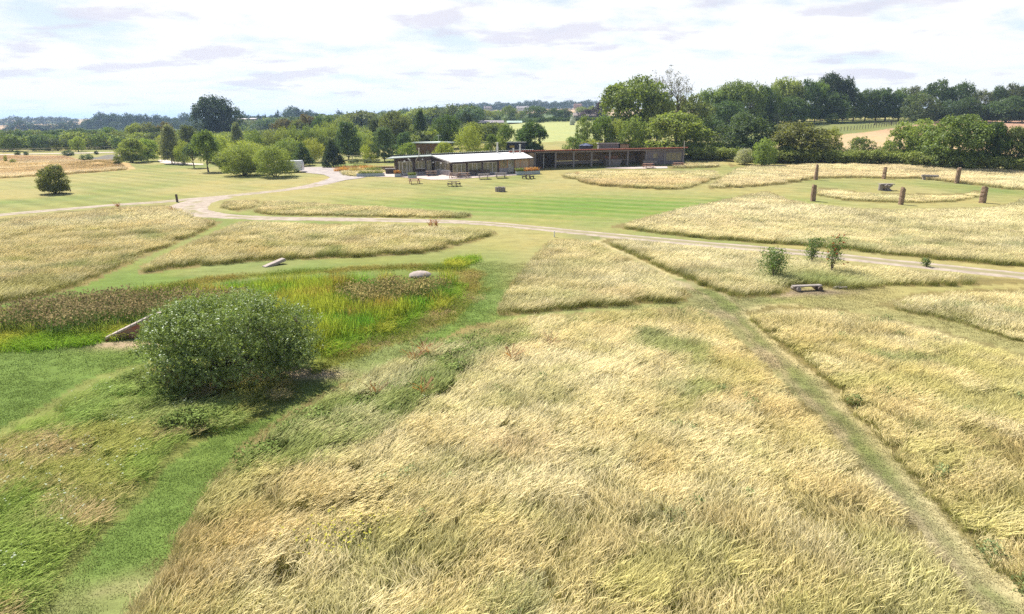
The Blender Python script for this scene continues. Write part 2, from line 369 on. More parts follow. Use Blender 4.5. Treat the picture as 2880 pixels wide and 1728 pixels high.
def grass_mat(name, transl=.35):
    """gcol (per tuft) is the colour of the tops; blades are greener and deeper towards their foot"""
    m, t = newmat(name); o = t.nodes.new('ShaderNodeOutputMaterial')
    a = t.nodes.new('ShaderNodeAttribute'); a.attribute_type = 'INSTANCER'; a.attribute_name = 'gcol'
    fo = t.nodes.new('ShaderNodeAttribute'); fo.attribute_type = 'INSTANCER'; fo.attribute_name = 'gfoot'
    at_ = t.nodes.new('ShaderNodeAttribute'); at_.attribute_type = 'GEOMETRY'; at_.attribute_name = 'leaf'
    sp = t.nodes.new('ShaderNodeSeparateColor'); t.links.new(at_.outputs['Color'], sp.inputs[0])
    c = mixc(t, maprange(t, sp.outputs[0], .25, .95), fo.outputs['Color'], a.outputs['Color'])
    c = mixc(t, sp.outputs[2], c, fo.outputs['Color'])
    k = maprange(t, sp.outputs[1], 0, 1, .42, 1.32, False)
    sc = t.nodes.new('ShaderNodeVectorMath'); sc.operation = 'SCALE'; t.links.new(c, sc.inputs[0]); t.links.new(k, sc.inputs['Scale'])
    hd = mixc(t, math_n(t, 'MULTIPLY', maprange(t, sp.outputs[0], .68, .86), .45), sc.outputs[0], mixc(t, 1.0, sc.outputs[0], (1.45, 1.45, 1.7), 'MULTIPLY'))
    sc = hd.node
    d = t.nodes.new('ShaderNodeBsdfDiffuse'); tr = t.nodes.new('ShaderNodeBsdfTranslucent'); mx = t.nodes.new('ShaderNodeMixShader')
    t.links.new(hd, d.inputs[0]); t.links.new(hd, tr.inputs[0]); mx.inputs[0].default_value = transl
    t.links.new(d.outputs[0], mx.inputs[1]); t.links.new(tr.outputs[0], mx.inputs[2]); t.links.new(mx.outputs[0], o.inputs[0])
    return m
def set_leaf(me, cols):             # per-vertex colour attribute
    a = me.attributes.new('leaf', 'FLOAT_COLOR', 'POINT'); c = np.ones((len(me.vertices), 4), np.float32); c[:, :3] = cols
    a.data.foreach_set('color', c.ravel())

# ------------------------------------------------------------------ ground sheet
def masked(name, X, Y): return inside(TALL[name], X, Y)
def lerp(a, b, f): return a + (np.asarray(b) - a) * np.asarray(f)[..., None]
def ground_colour(X, Y):
    n = len(X); f1 = fbm(X, Y, 9, 4, 11); f2 = fbm(X, Y, 2.2, 3, 12); f3 = fbm(X, Y, 30, 3, 13)
    # mown turf, drier and yellower with distance from the wet ground
    green = np.array([.15, .20, .06]); dry = np.array([.30, .27, .115]); straw = np.array([.36, .28, .15])
    g = np.zeros((n, 3)); g[:] = lerp(np.tile(dry, (n, 1)), green, np.clip(.22 + (f1 - .5) * 1.8 + (f3 - .5) * .8, 0, 1))
    # greener lawn between the track and the meadow, mown in stripes
    P = atD(1400, 505); w = np.exp(-(((X - P[0]) / 24) ** 2 + ((Y - P[1] - 2) / 11) ** 2))
    st = .5 + .5 * np.sin((X * .35 + Y * 1.0) * 2 * pi / 3.6)
    g = lerp(g, np.array([.125, .205, .042]), np.clip(w * (.62 + .75 * st), 0, 1))
    st2 = .5 + .5 * np.sin((X * .62 + Y * .8) * 2 * pi / 3.0)
    far = sstep(Y, 60, 75) * sstep(-Y, -190, -170)
    g = g * (1 + .20 * (st2 - .5) * far * sstep(f1, .3, .6))[:, None]
    # near paths on the left are lush
    w = sstep(-X, -3, 2) * sstep(-Y, -62, -36); g = lerp(g, np.array([.118, .182, .04]), np.clip(w * (.95 - .8 * sstep(f1, .5, .68)), 0, 1))
    P = atD(240, 1440); w = np.exp(-(((X - P[0]) / 1.2) ** 2 + ((Y - P[1]) / .8) ** 2)); g = lerp(g, np.array([.29, .235, .13]), np.clip(w * .8 * sstep(f2, .52, .68), 0, 1))
    # path right of the centre: worn, grey green
    d = sdist(PATHN, X, Y, False); w = sstep(-d, -3.2, -1.2)
    worn = lerp(np.tile(np.array([.15, .175, .06]), (n, 1)), np.array([.30, .25, .15]), np.clip(sstep(f2, .48, .70) * .5 + .4 * sstep(d, .5, 1.1) + .75 * np.exp(-((d - .6) / .20) ** 2) * (.5 + f2), 0, 1)); g = lerp(g, worn, w * .85)
    de = np.minimum(sdist(TALL['right'], X, Y), np.where(Y > 41, sdist(TALL['roadside'], X, Y), 9)); w = np.exp(-((de - .12) / .30) ** 2) * (d < 4); g = lerp(g, np.array([.44, .38, .20]), np.clip(w * (.35 + .9 * f2), 0, 1))
    # worn soil by the big bush and by the ramp
    for (a, b, s1, s2, c) in ((760, 902, 1.1, .55, (.42, .33, .22)), (300, 832, 1.6, .6, (.33, .26, .17)), (1885, 712, 1.2, .5, (.34, .27, .17)), (1955, 706, 2.2, .6, (.22, .18, .12))):
        P = atD(a, b); w = np.exp(-(((X - P[0]) / s1) ** 2 + ((Y - P[1]) / s2) ** 2)); g = lerp(g, np.array(c), np.clip(w * 1.5, 0, 1))
    # soil and thatch under the tall grass
    for k, P in TALL.items():
        m = inside(P, X, Y)
        if k == 'bank': c = (.17, .19, .055)
        elif k == 'orange': c = (.42, .30, .14)
        else: c = (.20, .17, .07)
        g[m] = np.array(c) * (.8 + .4 * f2[m])[:, None]
    m = inside(ROUGH, X, Y); g[m] = lerp(np.tile(np.array([.22, .19, .055]), (m.sum(), 1)), np.array([.13, .18, .03]), f1[m])
    m = inside_top(POND, X, Y); g[m] = np.array([.10, .15, .03])
    m = inside(RIM, X, Y) | inside(RIM2, X, Y); g[m] = np.array([.12, .17, .03])
    return g, f1
def field_cols(X, Y, g):
    # far farmland
    yellow = poly([(1180,405),(1380,404),(1500,402),(1750,392),(1900,385),(1700,343),(1560,343),(1440,347),(1370,352),(1330,362)], False)
    m = inside(yellow, X, Y); g[m] = np.array([.32, .345, .15]) * (1 + .06 * np.sin((Y[m] * .97 - X[m] * .2) / 3.5 * pi))[:, None]
    green = poly([(1930,425),(1990,405),(2100,380),(2180,347),(2300,341),(2500,337),(2640,338),(2600,352),(2450,370),(2330,382),(2200,400),(2050,440)], False)
    m = inside(green, X, Y); g[m] = np.array([.17, .19, .07])
    straw = poly([(2300,400),(2330,384),(2450,371),(2560,353),(2640,342),(2700,338),(3100,338),(3100,440),(2800,440),(2500,460),(2300,440)], False)
    m = inside(straw, X, Y); g[m] = lerp(np.tile(np.array([.44, .33, .19]), (m.sum(), 1)), np.array([.37, .23, .16]), sstep(Y[m], 175, 225))
    # fields on the far slopes, hedged
    m = (Y > 330); c = _hash(np.floor(X / 260 + .3 * np.floor(Y / 330)), np.floor(Y / 330), 3)
    pal = np.array([[.09, .12, .04], [.30, .21, .12], [.11, .14, .05], [.36, .27, .16], [.10, .13, .045], [.14, .17, .06]])
    cc = pal[np.clip((c * 6).astype(int), 0, 5)]; g[m & (Y < 2600)] = cc[m & (Y < 2600)]; g[Y >= 2600] = np.array([.05, .08, .05])
    tf = poly([(-100,352),(0,353),(60,350),(130,347),(160,352),(150,372),(90,375),(0,368),(-100,368)], False)
    m = (inside(tf, X, Y)) & (Y > 700); g[m] = (.42, .29, .17)
    for q in ([(185,342),(268,341),(275,347),(215,352),(190,360),(150,352)], [(1590,302),(1630,303),(1615,318),(1590,322)], [(1290,316),(1420,312),(1440,320),(1300,328)]):
        P = poly(q, False); m = inside(P, X, Y); g[m] = (.44, .31, .19) if q[0][0] != 1290 else (.26, .25, .10)
    soil = poly([(255,446),(300,436),(350,436),(352,452),(300,456),(262,453)], False); m = inside(soil, X, Y); g[m] = (.17, .16, .14)
    return g
def make_ground():
    th = np.concatenate([np.radians(np.arange(-180, -50, 5.0)), np.radians(np.arange(-50, 50, .13)), np.radians(np.arange(50, 180, 5.0))])
    rr = np.concatenate([[1.5], np.exp(np.arange(np.log(3.0), np.log(12000), .0125))])
    TH, RR = np.meshgrid(th, rr); X = (RR * np.sin(TH)).ravel(); Y = (RR * np.cos(TH)).ravel()
    Z = ter(X, Y); na = len(th); nr = len(rr)
    depth = np.where(inside_top(POND, X, Y), np.minimum(.15, sdist(POND, X, Y) * .3) * (Y < 80), 0); Z = Z - depth
    V = np.stack([X, Y, Z], 1); V = np.vstack([V, [[0, 0, ter(0., 1.)]]]); c = len(V) - 1
    i, j = np.meshgrid(np.arange(nr - 1), np.arange(na)); i = i.ravel(); j = j.ravel(); j2 = (j + 1) % na
    F = np.stack([i * na + j, (i + 1) * na + j, (i + 1) * na + j2, i * na + j2], 1)[:, ::-1]
    me = np_mesh('ground', V, F, smooth=True)
    X = V[:, 0]; Y = V[:, 1]
    # jittered boundaries
    jx = (fbm(X, Y, .9, 2, 31) - .5) * .5 * sstep(-Y, -110, -60); jy = (fbm(X, Y, .9, 2, 33) - .5) * .5 * sstep(-Y, -110, -60)
    g, f1 = ground_colour(X + jx, Y + jy); g = field_cols(X, Y, g)
    a = me.attributes.new('gc', 'FLOAT_COLOR', 'POINT'); c4 = np.ones((len(V), 4), np.float32); c4[:, :3] = np.clip(g, 0, 1); a.data.foreach_set('color', c4.ravel())
    m, t = newmat('meadow_ground'); o = t.nodes.new('ShaderNodeOutputMaterial'); b = t.nodes.new('ShaderNodeBsdfPrincipled')
    b.inputs['Roughness'].default_value = 1; b.inputs['Specular IOR Level'].default_value = .05; t.links.new(b.outputs[0], o.inputs[0])
    at_ = t.nodes.new('ShaderNodeAttribute'); at_.attribute_name = 'gc'
    gm = t.nodes.new('ShaderNodeNewGeometry')
    def nz(s, d):
        n = t.nodes.new('ShaderNodeTexNoise'); n.inputs['Scale'].default_value = s; n.inputs['Detail'].default_value = d; n.inputs['Roughness'].default_value = .7
        t.links.new(gm.outputs['Position'], n.inputs['Vector']); return n.outputs['Fac']
    nf = nz(30.0, 4); na_ = nz(9.0, 6); nb = nz(.8, 6); ncn = nz(.12, 3)
    mp = t.nodes.new('ShaderNodeMapping'); mp.inputs[2].default_value = (0, 0, .35); mp.inputs[3].default_value = (.35, 1.6, 1); t.links.new(gm.outputs['Position'], mp.inputs[0])
    ns = t.nodes.new('ShaderNodeTexNoise'); ns.inputs['Scale'].default_value = 1.0; ns.inputs['Detail'].default_value = 7; ns.inputs['Roughness'].default_value = .75; t.links.new(mp.outputs[0], ns.inputs['Vector'])
    k = math_n(t, 'ADD', math_n(t, 'ADD', math_n(t, 'ADD', maprange(t, na_, .25, .75, .34, .66, False), maprange(t, nf, .3, .7, -.22, .22, False)), math_n(t, 'ADD', maprange(t, nb, .3, .7, -.13, .13, False), maprange(t, ns.outputs['Fac'], .3, .7, -.17, .17, False))), .5)
    c = mixc(t, 1.0, at_.outputs['Color'], mixc(t, 0.0, (1, 1, 1), (1, 1, 1)), 'MULTIPLY')
    vm = t.nodes.new('ShaderNodeVectorMath'); vm.operation = 'SCALE'; t.links.new(at_.outputs['Color'], vm.inputs[0]); t.links.new(k, vm.inputs['Scale'])
    warm = mixc(t, maprange(t, ncn, .4, .65, 0, .35), vm.outputs[0], mixc(t, 1.0, vm.outputs[0], (1.2, 1.02, .8), 'MULTIPLY'))
    t.links.new(warm, b.inputs['Base Color'])
    bp = t.nodes.new('ShaderNodeBump'); bp.inputs['Strength'].default_value = .5; bp.inputs['Distance'].default_value = .06
    t.links.new(na_, bp.inputs['Height']); t.links.new(bp.outputs[0], b.inputs['Normal'])
    me.materials.append(m); ob = bpy.data.objects.new('ground', me); link(ob); ob['kind'] = 'structure'; ob['label'] = 'gently rising mown and meadow ground reaching the far hills'
    return ob
make_ground()

def ribbon(name, P, hw, mat, lift=.03, seed=1, rag=.35, across=9):
    """a track laid on the land along a centre line, with uneven edges"""
    n = len(P); T = np.gradient(P, axis=0); T /= np.linalg.norm(T, axis=1)[:, None]; Nn = np.stack([-T[:, 1], T[:, 0]], 1)
    # resample finely
    L = np.concatenate([[0], np.cumsum(np.linalg.norm(np.diff(P, axis=0), axis=1))]); s = np.arange(0, L[-1], .5)
    Px = np.stack([np.interp(s, L, P[:, 0]), np.interp(s, L, P[:, 1])], 1); Nx = np.stack([np.interp(s, L, Nn[:, 0]), np.interp(s, L, Nn[:, 1])], 1)
    H = np.interp(s, L, hw) if hasattr(hw, '__len__') else np.full(len(s), hw)
    V = []
    for q in np.linspace(-1, 1, across):
        off = q * H + (rag * (fbm(s, s * 0 + (q > 0) * 50, 1.7, 3, seed) - .5) * 2 if abs(q) == 1 else 0)
        xy = Px + Nx * off[:, None]; V.append(np.stack([xy[:, 0], xy[:, 1], ter(xy[:, 0], xy[:, 1]) + lift - (.05 if abs(q) == 1 else 0)], 1))
    V = np.array(V); m_ = len(s); F = [[k * m_ + i, (k+1) * m_ + i, (k+1) * m_ + i + 1, k * m_ + i + 1] for k in range(across - 1) for i in range(m_ - 1)]
    me = np_mesh(name, V.reshape(-1, 3), np.array(F)[:, ::-1], (mat,), True)
    qa = np.repeat(np.linspace(-1, 1, across), m_); a = me.attributes.new('across', 'FLOAT', 'POINT'); a.data.foreach_set('value', qa.astype(np.float32))
    o = bpy.data.objects.new(name, me); link(o); o['kind'] = 'structure'; return o
def track_mat():
    m, t = newmat('gravel'); o = t.nodes.new('ShaderNodeOutputMaterial'); b = t.nodes.new('ShaderNodeBsdfPrincipled'); b.inputs['Roughness'].default_value = .95
    b.inputs['Specular IOR Level'].default_value = .1
    t.links.new(b.outputs[0], o.inputs[0]); gm = t.nodes.new('ShaderNodeNewGeometry')
    def nz(s, d):
        n = t.nodes.new('ShaderNodeTexNoise'); n.inputs['Scale'].default_value = s; n.inputs['Detail'].default_value = d; n.inputs['Roughness'].default_value = .7
        t.links.new(gm.outputs['Position'], n.inputs['Vector']); return n.outputs['Fac']
    na = nz(.9, 7); nb = nz(.25, 4); at_ = t.nodes.new('ShaderNodeAttribute'); at_.attribute_name = 'across'
    ab = math_n(t, 'ABSOLUTE', at_.outputs['Fac'])
    c = mixc(t, maprange(t, na, .35, .62), (.43, .36, .29), (.31, .255, .205))
    # grassy crown in the middle and ragged grassy edges
    spx = t.nodes.new('ShaderNodeSeparateXYZ'); t.links.new(gm.outputs['Position'], spx.inputs[0])
    east = maprange(t, spx.outputs[0], -6, 8)
    mid = math_n(t, 'MAXIMUM', math_n(t, 'MULTIPLY', maprange(t, ab, .12, .34, 1, 0), maprange(t, nb, .44, .58)), math_n(t, 'MULTIPLY', maprange(t, ab, .22, .48, 1, 0), math_n(t, 'MULTIPLY', east, .85)))
    edge = maprange(t, math_n(t, 'ADD', ab, maprange(t, na, .3, .7, -.25, .25)), .82, 1.05)
    c = mixc(t, mid, c, (.25, .225, .11)); c = mixc(t, math_n(t, 'MULTIPLY', edge, .8), c, (.24, .215, .10))
    t.links.new(c, b.inputs['Base Color']); return m
GRAVEL = track_mat()
n_ = len(TRACK); hw = np.interp(np.linspace(0, 1, n_), [0, .12, .3, .5, 1], [1.9, 2.3, 1.3, 1.2, 1.35])
ribbon('gravel_track', TRACK, hw, GRAVEL, .03, 1)['label'] = 'pale gravel track with grassy crown curving across the meadow'
ribbon('gravel_drive', TRACKL, np.interp(np.linspace(0, 1, len(TRACKL)), [0, .7, 1], [1.05, 1.2, 2.2]), GRAVEL, .036, 2)['label'] = 'pale gravel drive along the lawn towards the car park'

def sheet(name, pts, mat, lift, step=1.0, D=False, label=None):
    """a flat surface (paving, gravel) clipped to an outline and laid on the land"""
    P = poly(pts, D); x0, y0 = P.min(0); x1, y1 = P.max(0)
    me = bpy.data.meshes.new(name)
    from mathutils.geometry import tessellate_polygon
    # subdivide the outline, triangulate, then refine through a grid of inner points
    out = []
    for i in range(len(P)):
        a = P[i]; b = P[(i + 1) % len(P)]; k = max(1, int(np.linalg.norm(b - a) / step))
        for q in range(k): out.append(a + (b - a) * q / k)
    out = np.array(out); gx, gy = np.meshgrid(np.arange(x0, x1, step), np.arange(y0, y1, step)); gx = gx.ravel(); gy = gy.ravel()
    m = inside(P, gx, gy) & (sdist(P, gx, gy) > step * .4); inn = np.stack([gx[m], gy[m]], 1)
    from mathutils.geometry import delaunay_2d_cdt
    A = np.vstack([out, inn]); ed = [(i, (i + 1) % len(out)) for i in range(len(out))]
    r = delaunay_2d_cdt([Vector(p) for p in A], ed, [], 1, 1e-5)
    vs = np.array([tuple(p) for p in r[0]]); z = ter(vs[:, 0], vs[:, 1]) + lift
    me.from_pydata([(float(a), float(b), float(c)) for (a, b), c in zip(vs, z)], [], [tuple(f) for f in r[2]]); me.materials.append(mat)
    o = bpy.data.objects.new(name, me); link(o); o['kind'] = 'structure'
    if label: o['label'] = label
    return o
GRAVEL2 = surf('car_park_gravel', (.42, .37, .335), (.30, .265, .25), .95, .8, spec=.1)
sheet('gravel_yard', [(826,472),(905,470),(950,472),(965,482),(985,494),(1010,498),(1030,499),(1010,503),(975,507),(940,514),(905,520),(885,518),(920,508),(928,500),(910,492),(860,487),(838,480),(720,482),(700,474),(760,468)], GRAVEL2, .044, 1.2, False, 'pale gravel car park and turning area')
# ------------------------------------------------------------------ tufts scattered as ground cover
def blades(n, size, h, w, lean, seed, head=0.0, leafy=0.0, spread=.25, curve=1.0, foot=0.0, segs=4, headw=1.6):
    """n bent blades in a size x size patch; attribute leaf = (height along blade, random, leafy)"""
    r = np.random.default_rng(seed); ts = np.linspace(0, 1, segs + 1)
    V = []; F = []; C = []; o = 0
    bx = (r.random(n) - .5) * size; by = (r.random(n) - .5) * size
    hh = h * (.60 + .55 * r.random(n)); az = r.normal(0, spread, n); rnd = r.random(n); lf = (r.random(n) < leafy)
    az[lf] = r.random(lf.sum()) * 2 * pi
    ln = lean * (.55 + .9 * r.random(n)); face = r.random(n) * pi
    for i in range(n):
        H = hh[i] * (.6 if lf[i] else 1); L = (lean * .9 + .3 if lf[i] else ln[i]) * H; dx, dy = cos(az[i]), sin(az[i])
        wx, wy = -sin(az[i]) * .8 + cos(face[i]) * .6, cos(az[i]) * .8 + sin(face[i]) * .6
        q = max(.2, sqrt(wx * wx + wy * wy)); wx /= q; wy /= q
        for k, t in enumerate(ts):
            b = t ** (1 + curve); x = bx[i] + dx * L * b; y = by[i] + dy * L * b; z = H * (t - .30 * lean * t ** 3)
            if lf[i]: ww = w * 1.8 * (1 - t) ** .6 * (.5 + min(1, t * 4) * .5)
            elif head: ww = w * (.55 if t < 1 - head else headw) * (1 if t < .99 else .35)
            else: ww = w * (1 - t * .8)
            V += [(x - wx * ww / 2, y - wy * ww / 2, z), (x + wx * ww / 2, y + wy * ww / 2, z + (ww * .3 if t > .6 else 0))]
            cc = (t if not foot else max(0, t - foot), rnd[i], 1.0 if lf[i] else 0.0); C += [cc, cc]
            if k: F.append((o + 2*k - 2, o + 2*k - 1, o + 2*k + 1, o + 2*k))
        o += 2 * (segs + 1)
    return np.array(V), np.array(F), np.array(C)
def proto_coll(name, metas, mat):
    c = bpy.data.collections.new(name)
    for i, (V, F, Cc) in enumerate(metas):
        me = np_mesh('%s_%d' % (name, i), V, F, (mat,)); set_leaf(me, Cc)
        ob = bpy.data.objects.new('%s_%02d' % (name, i), me); c.objects.link(ob)
    return c
def scatter(name, coll, X, Y, rot, scl, idx, gcol, gfoot, label, cat='grass', zoff=0.0, Z=None, rad=None):
    me = bpy.data.meshes.new(name); n = len(X)
    if Z is None: Z = ter(X, Y) + zoff
    me.vertices.add(n); me.vertices.foreach_set('co', np.stack([X, Y, Z], 1).astype(np.float32).ravel())
    def attr(nm, tp, v, f='value'):
        a = me.attributes.new(nm, tp, 'POINT'); a.data.foreach_set(f, np.ascontiguousarray(v).ravel())
    attr('rz', 'FLOAT', rot.astype(np.float32)); attr('sc', 'FLOAT_VECTOR', np.asarray(scl, np.float32), 'vector')
    attr('pick', 'INT', idx.astype(np.int32))
    for nm, v in (('gcol', gcol), ('gfoot', gfoot)):
        c4 = np.ones((n, 4), np.float32); c4[:, :3] = np.clip(v, 0, 1); attr(nm, 'FLOAT_COLOR', c4, 'color')
    ob = bpy.data.objects.new(name, me); link(ob)
    ng = bpy.data.node_groups.new(name, 'GeometryNodeTree')
    ng.interface.new_socket(name='Geometry', in_out='INPUT', socket_type='NodeSocketGeometry')
    ng.interface.new_socket(name='Geometry', in_out='OUTPUT', socket_type='NodeSocketGeometry')
    gi = ng.nodes.new('NodeGroupInput'); go = ng.nodes.new('NodeGroupOutput')
    ip = ng.nodes.new('GeometryNodeInstanceOnPoints'); ci = ng.nodes.new('GeometryNodeCollectionInfo')
    ci.inputs[0].default_value = coll; ci.inputs[1].default_value = True; ci.inputs[2].default_value = True
    def named(nm, tp):
        a = ng.nodes.new('GeometryNodeInputNamedAttribute'); a.data_type = tp; a.inputs[0].default_value = nm
        return next(o for o in a.outputs if o.enabled and o.name == 'Attribute')
    cx = ng.nodes.new('ShaderNodeCombineXYZ'); ng.links.new(named('rz', 'FLOAT'), cx.inputs[2])
    ng.links.new(gi.outputs[0], ip.inputs['Points']); ng.links.new(ci.outputs[0], ip.inputs['Instance'])
    ip.inputs['Pick Instance'].default_value = True
    ng.links.new(named('pick', 'INT'), ip.inputs['Instance Index']); ng.links.new(cx.outputs[0], ip.inputs['Rotation'])
    ng.links.new(named('sc', 'FLOAT_VECTOR'), ip.inputs['Scale']); ng.links.new(ip.outputs[0], go.inputs[0])
    md = ob.modifiers.new('scatter', 'NODES'); md.node_group = ng
    return tag(ob, label, cat, None, 'stuff')
def sample(P, dens, r, jitter=.35):
    """random points in a polygon, dens = spacing function of forward distance"""
    x0, y0 = P.min(0); x1, y1 = P.max(0); y0 = max(y0, 9.5); X = []; Y = []
    y = y0
    while y < y1:
        s = dens(y); 
        xa = max(x0, -.84 * y - 6); xb = min(x1, .84 * y + 6)
        if xb > xa:
            n = int((xb - xa) / s) + 1; X.append(xa + (np.arange(n) + r.random(n)) * s); Y.append(y + (r.random(n) - .5) * s * 1.3)
        y += s
    if not X: return np.zeros(0), np.zeros(0)
    X = np.concatenate(X); Y = np.concatenate(Y); m = inside(P, X, Y)
    if id(P) in TOPS: T, o = TOPS[id(P)]; m &= inside(T, X, Y) & inside(P, X + o, Y)
    return X[m], Y[m]

GRASS = grass_mat('dry_meadow_grass', .38)
near = [blades(210, .85, .60, .0088, .50, 10 + i, head=.32, leafy=.20, spread=.55, curve=1.3) for i in range(5)] 
mid = [blades(190, 1.2, .60, .015, .52, 30 + i, head=.3, leafy=.12, spread=.6, segs=3) for i in range(4)]
far_ = [blades(240, 2.2, .60, .032, .55, 40 + i, head=.3, leafy=.1, spread=.6, segs=3) for i in range(3)]
TALLC = proto_coll('meadow_tuft', near + mid + far_, GRASS)
STRAW = np.array([.78, .655, .31]); PALE = np.array([.87, .775, .45]); GOLD = np.array([.62, .46, .18]); OLIVE = np.array([.50, .48, .15]); GREEN = np.array([.13, .20, .04]); RUST = np.array([.42, .22, .10])
xs = []; 
r_ = np.random.default_rng(5)
def lod(y): return .50 if y < 32 else (.62 + (y - 32) * .004 if y < 62 else 1.15 if y < 140 else 1.7)
for k, P in TALL.items():
    x, y = sample(P, lod, r_); keep = np.ones(len(x), bool)
    if k not in ('bank',): keep &= ~inside(WEEDS, x, y) | (r_.random(len(x)) < .85)
    if k == 'bank': pass
    keep &= (fbm(x, y, 1.3, 2, 79) > .10 + .08 * r_.random(len(x))) | (y > 60)
    d = np.minimum(sdist(P, x, y), sdist(TOPS[id(P)][0], x, y)); keep &= d > .06 + .45 * np.clip(fbm(x, y, .8, 2, 76) - .25, 0, 1)
    xs.append((k, x[keep], y[keep], d[keep], np.zeros(keep.sum())))
    # an extra pass of small tufts fills the cut edges
    x, y = sample(P, lambda q: .30 + .010 * q, r_); d = np.minimum(sdist(P, x, y), sdist(TOPS[id(P)][0], x, y)); keep = (d > .02 + .40 * np.clip(fbm(x, y, .8, 2, 76) - .25, 0, 1)) & (d < np.where(y < 32, .45, np.where(y < 62, .8, 1.6)))
    xs.append((k, x[keep], y[keep], d[keep], np.ones(keep.sum())))
GX = np.concatenate([a[1] for a in xs]); GY = np.concatenate([a[2] for a in xs]); GK = np.concatenate([[a[0]] * len(a[1]) for a in xs]); GD = np.concatenate([a[3] for a in xs]); GE = np.concatenate([a[4] for a in xs]); n = len(GX)
f1 = fbm(GX * .8 + GY * .5, GY * .8 - GX * .5, 7, 4, 51, .6); f2 = fbm(GX, GY, 2.6, 4, 52, .65); f3 = fbm(GX, GY, 18, 3, 53); f4 = fbm(GX, GY, 4.5, 3, 57)
f2 = .45 * f2 + .55 * fbm(GX * .85 + GY * .5, GY * .85 - GX * .5, 1.5, 3, 69)
gc = lerp(np.tile(STRAW, (n, 1)), PALE, sstep(f1 + .35 * (f2 - .5), .44, .70) * .8)
gc = lerp(gc, GOLD, sstep(f4, .58, .78) * .55)
gc = lerp(gc, PALE, sstep(fbm(GX + .4 * GY, GY * .7, 1.2, 3, 71), .52, .68) * .5)
gc = lerp(gc, OLIVE, sstep(f2 * .7 + f3 * .3, .48, .62) * .6)
gc = lerp(gc, GREEN * 1.4, sstep(fbm(GX, GY, 3.2, 3, 58), .66, .78) * .6)
gc = lerp(gc, RUST * 1.15, sstep(fbm(GX, GY, 6, 3, 59), .70, .80) * .25)
hs = .85 + .36 * (f1 - .3) + .50 * (fbm(GX, GY, 1.1, 2, 68) - .5)
#f2 = .5 * f2 + .5 * fbm(GX * .85 + GY * .5, GY * .85 - GX * .5, 1.5, 3, 69)
isb = GK == 'bank'
gc[isb] = lerp(lerp(np.tile(np.array([.44, .43, .12]), (isb.sum(), 1)), np.array([.64, .46, .25]), sstep(fbm(GX[isb], GY[isb], 1.6, 4, 74), .46, .60) * .75), np.array([.28, .40, .08]), sstep(fbm(GX[isb], GY[isb], 2.5, 3, 73), .52, .64) * .75)
in_ = inside(NETTLE, GX, GY); gc[in_] = lerp(gc[in_], np.array([.34, .44, .12]), .75)
hs[isb] *= .62
ir = np.isin(GK, ['right', 'right_far']); hs[ir] *= .40 + .60 * sstep(GD[ir], 0, 1.3)
ir = (GK == 'fore') & (GX > 3); hs[ir] *= .62 + .38 * sstep(GD[ir], 0, .8)
iso = GK == 'orange'; gc[iso] = lerp(lerp(np.tile(np.array([.72, .54, .27]), (iso.sum(), 1)), np.array([.82, .68, .40]), sstep(f1[iso], .45, .6)), np.array([.58, .36, .22]), sstep(GY[iso], 150, 185) * .7)
hs[iso] *= .9
isn = (GK == 'north') | (GK == 'barn') | (GK == 'gable'); 
gc[isn] = lerp(gc[isn], np.array([.72, .50, .24]), sstep(fbm(GX[isn], GY[isn], 9, 2, 66) , .42, .6) * .55)
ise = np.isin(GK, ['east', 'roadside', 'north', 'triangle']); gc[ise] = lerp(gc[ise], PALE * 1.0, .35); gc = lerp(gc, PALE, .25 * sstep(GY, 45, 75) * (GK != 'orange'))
hs[np.isin(GK, ['crescent', 'strip', 'tuft', 'bedwild'])] *= .75
# greener feet along the near edges of a cut
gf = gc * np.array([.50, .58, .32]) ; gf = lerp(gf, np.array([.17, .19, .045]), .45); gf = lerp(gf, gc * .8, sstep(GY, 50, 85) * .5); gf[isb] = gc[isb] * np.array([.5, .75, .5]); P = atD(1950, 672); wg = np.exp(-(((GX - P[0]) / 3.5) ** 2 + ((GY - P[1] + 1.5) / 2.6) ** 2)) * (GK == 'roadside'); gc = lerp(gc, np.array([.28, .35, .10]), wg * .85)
iw = inside(WEEDS, GX, GY); gc[iw] = lerp(gc[iw], np.array([.34, .42, .11]), .30 + .45 * sstep(f2[iw], .40, .6)); gf[iw] = np.array([.08, .13, .03])
gc = gc * (.96 + .08 * r_.random(n))[:, None]
idx = np.where(GY < 30, r_.integers(0, 5, n), np.where(GY < 62, 5 + r_.integers(0, 4, n), 9 + r_.integers(0, 3, n)))
flat = sstep(fbm(GX, GY, 2.4, 2, 77), .68, .76); hs = hs * (1 - .25 * flat)
rot = flat * .6 + R(32) + (fbm(GX, GY, 11, 3, 61) - .5) * 1.5 + (fbm(GX, GY, 1.8, 2, 62) - .5) * 1.5 + r_.normal(0, .38, n)
half = np.where(GY < 30, .4, np.where(GY < 62, .55, 1.05)); sx = np.minimum(.85 + .35 * r_.random(n), np.clip((GD + .10) / half, .28, 2)); sx = np.where(GE > 0, np.minimum(sx, .5), sx)
grass_field = scatter('meadow_grass', TALLC, GX, GY, rot, np.stack([sx, sx, np.clip(hs, .45, 1.4)], 1), idx, gc, gf,
        'tall straw coloured meadow grass bending in the wind beside the mown paths')
print('tall tufts', n)

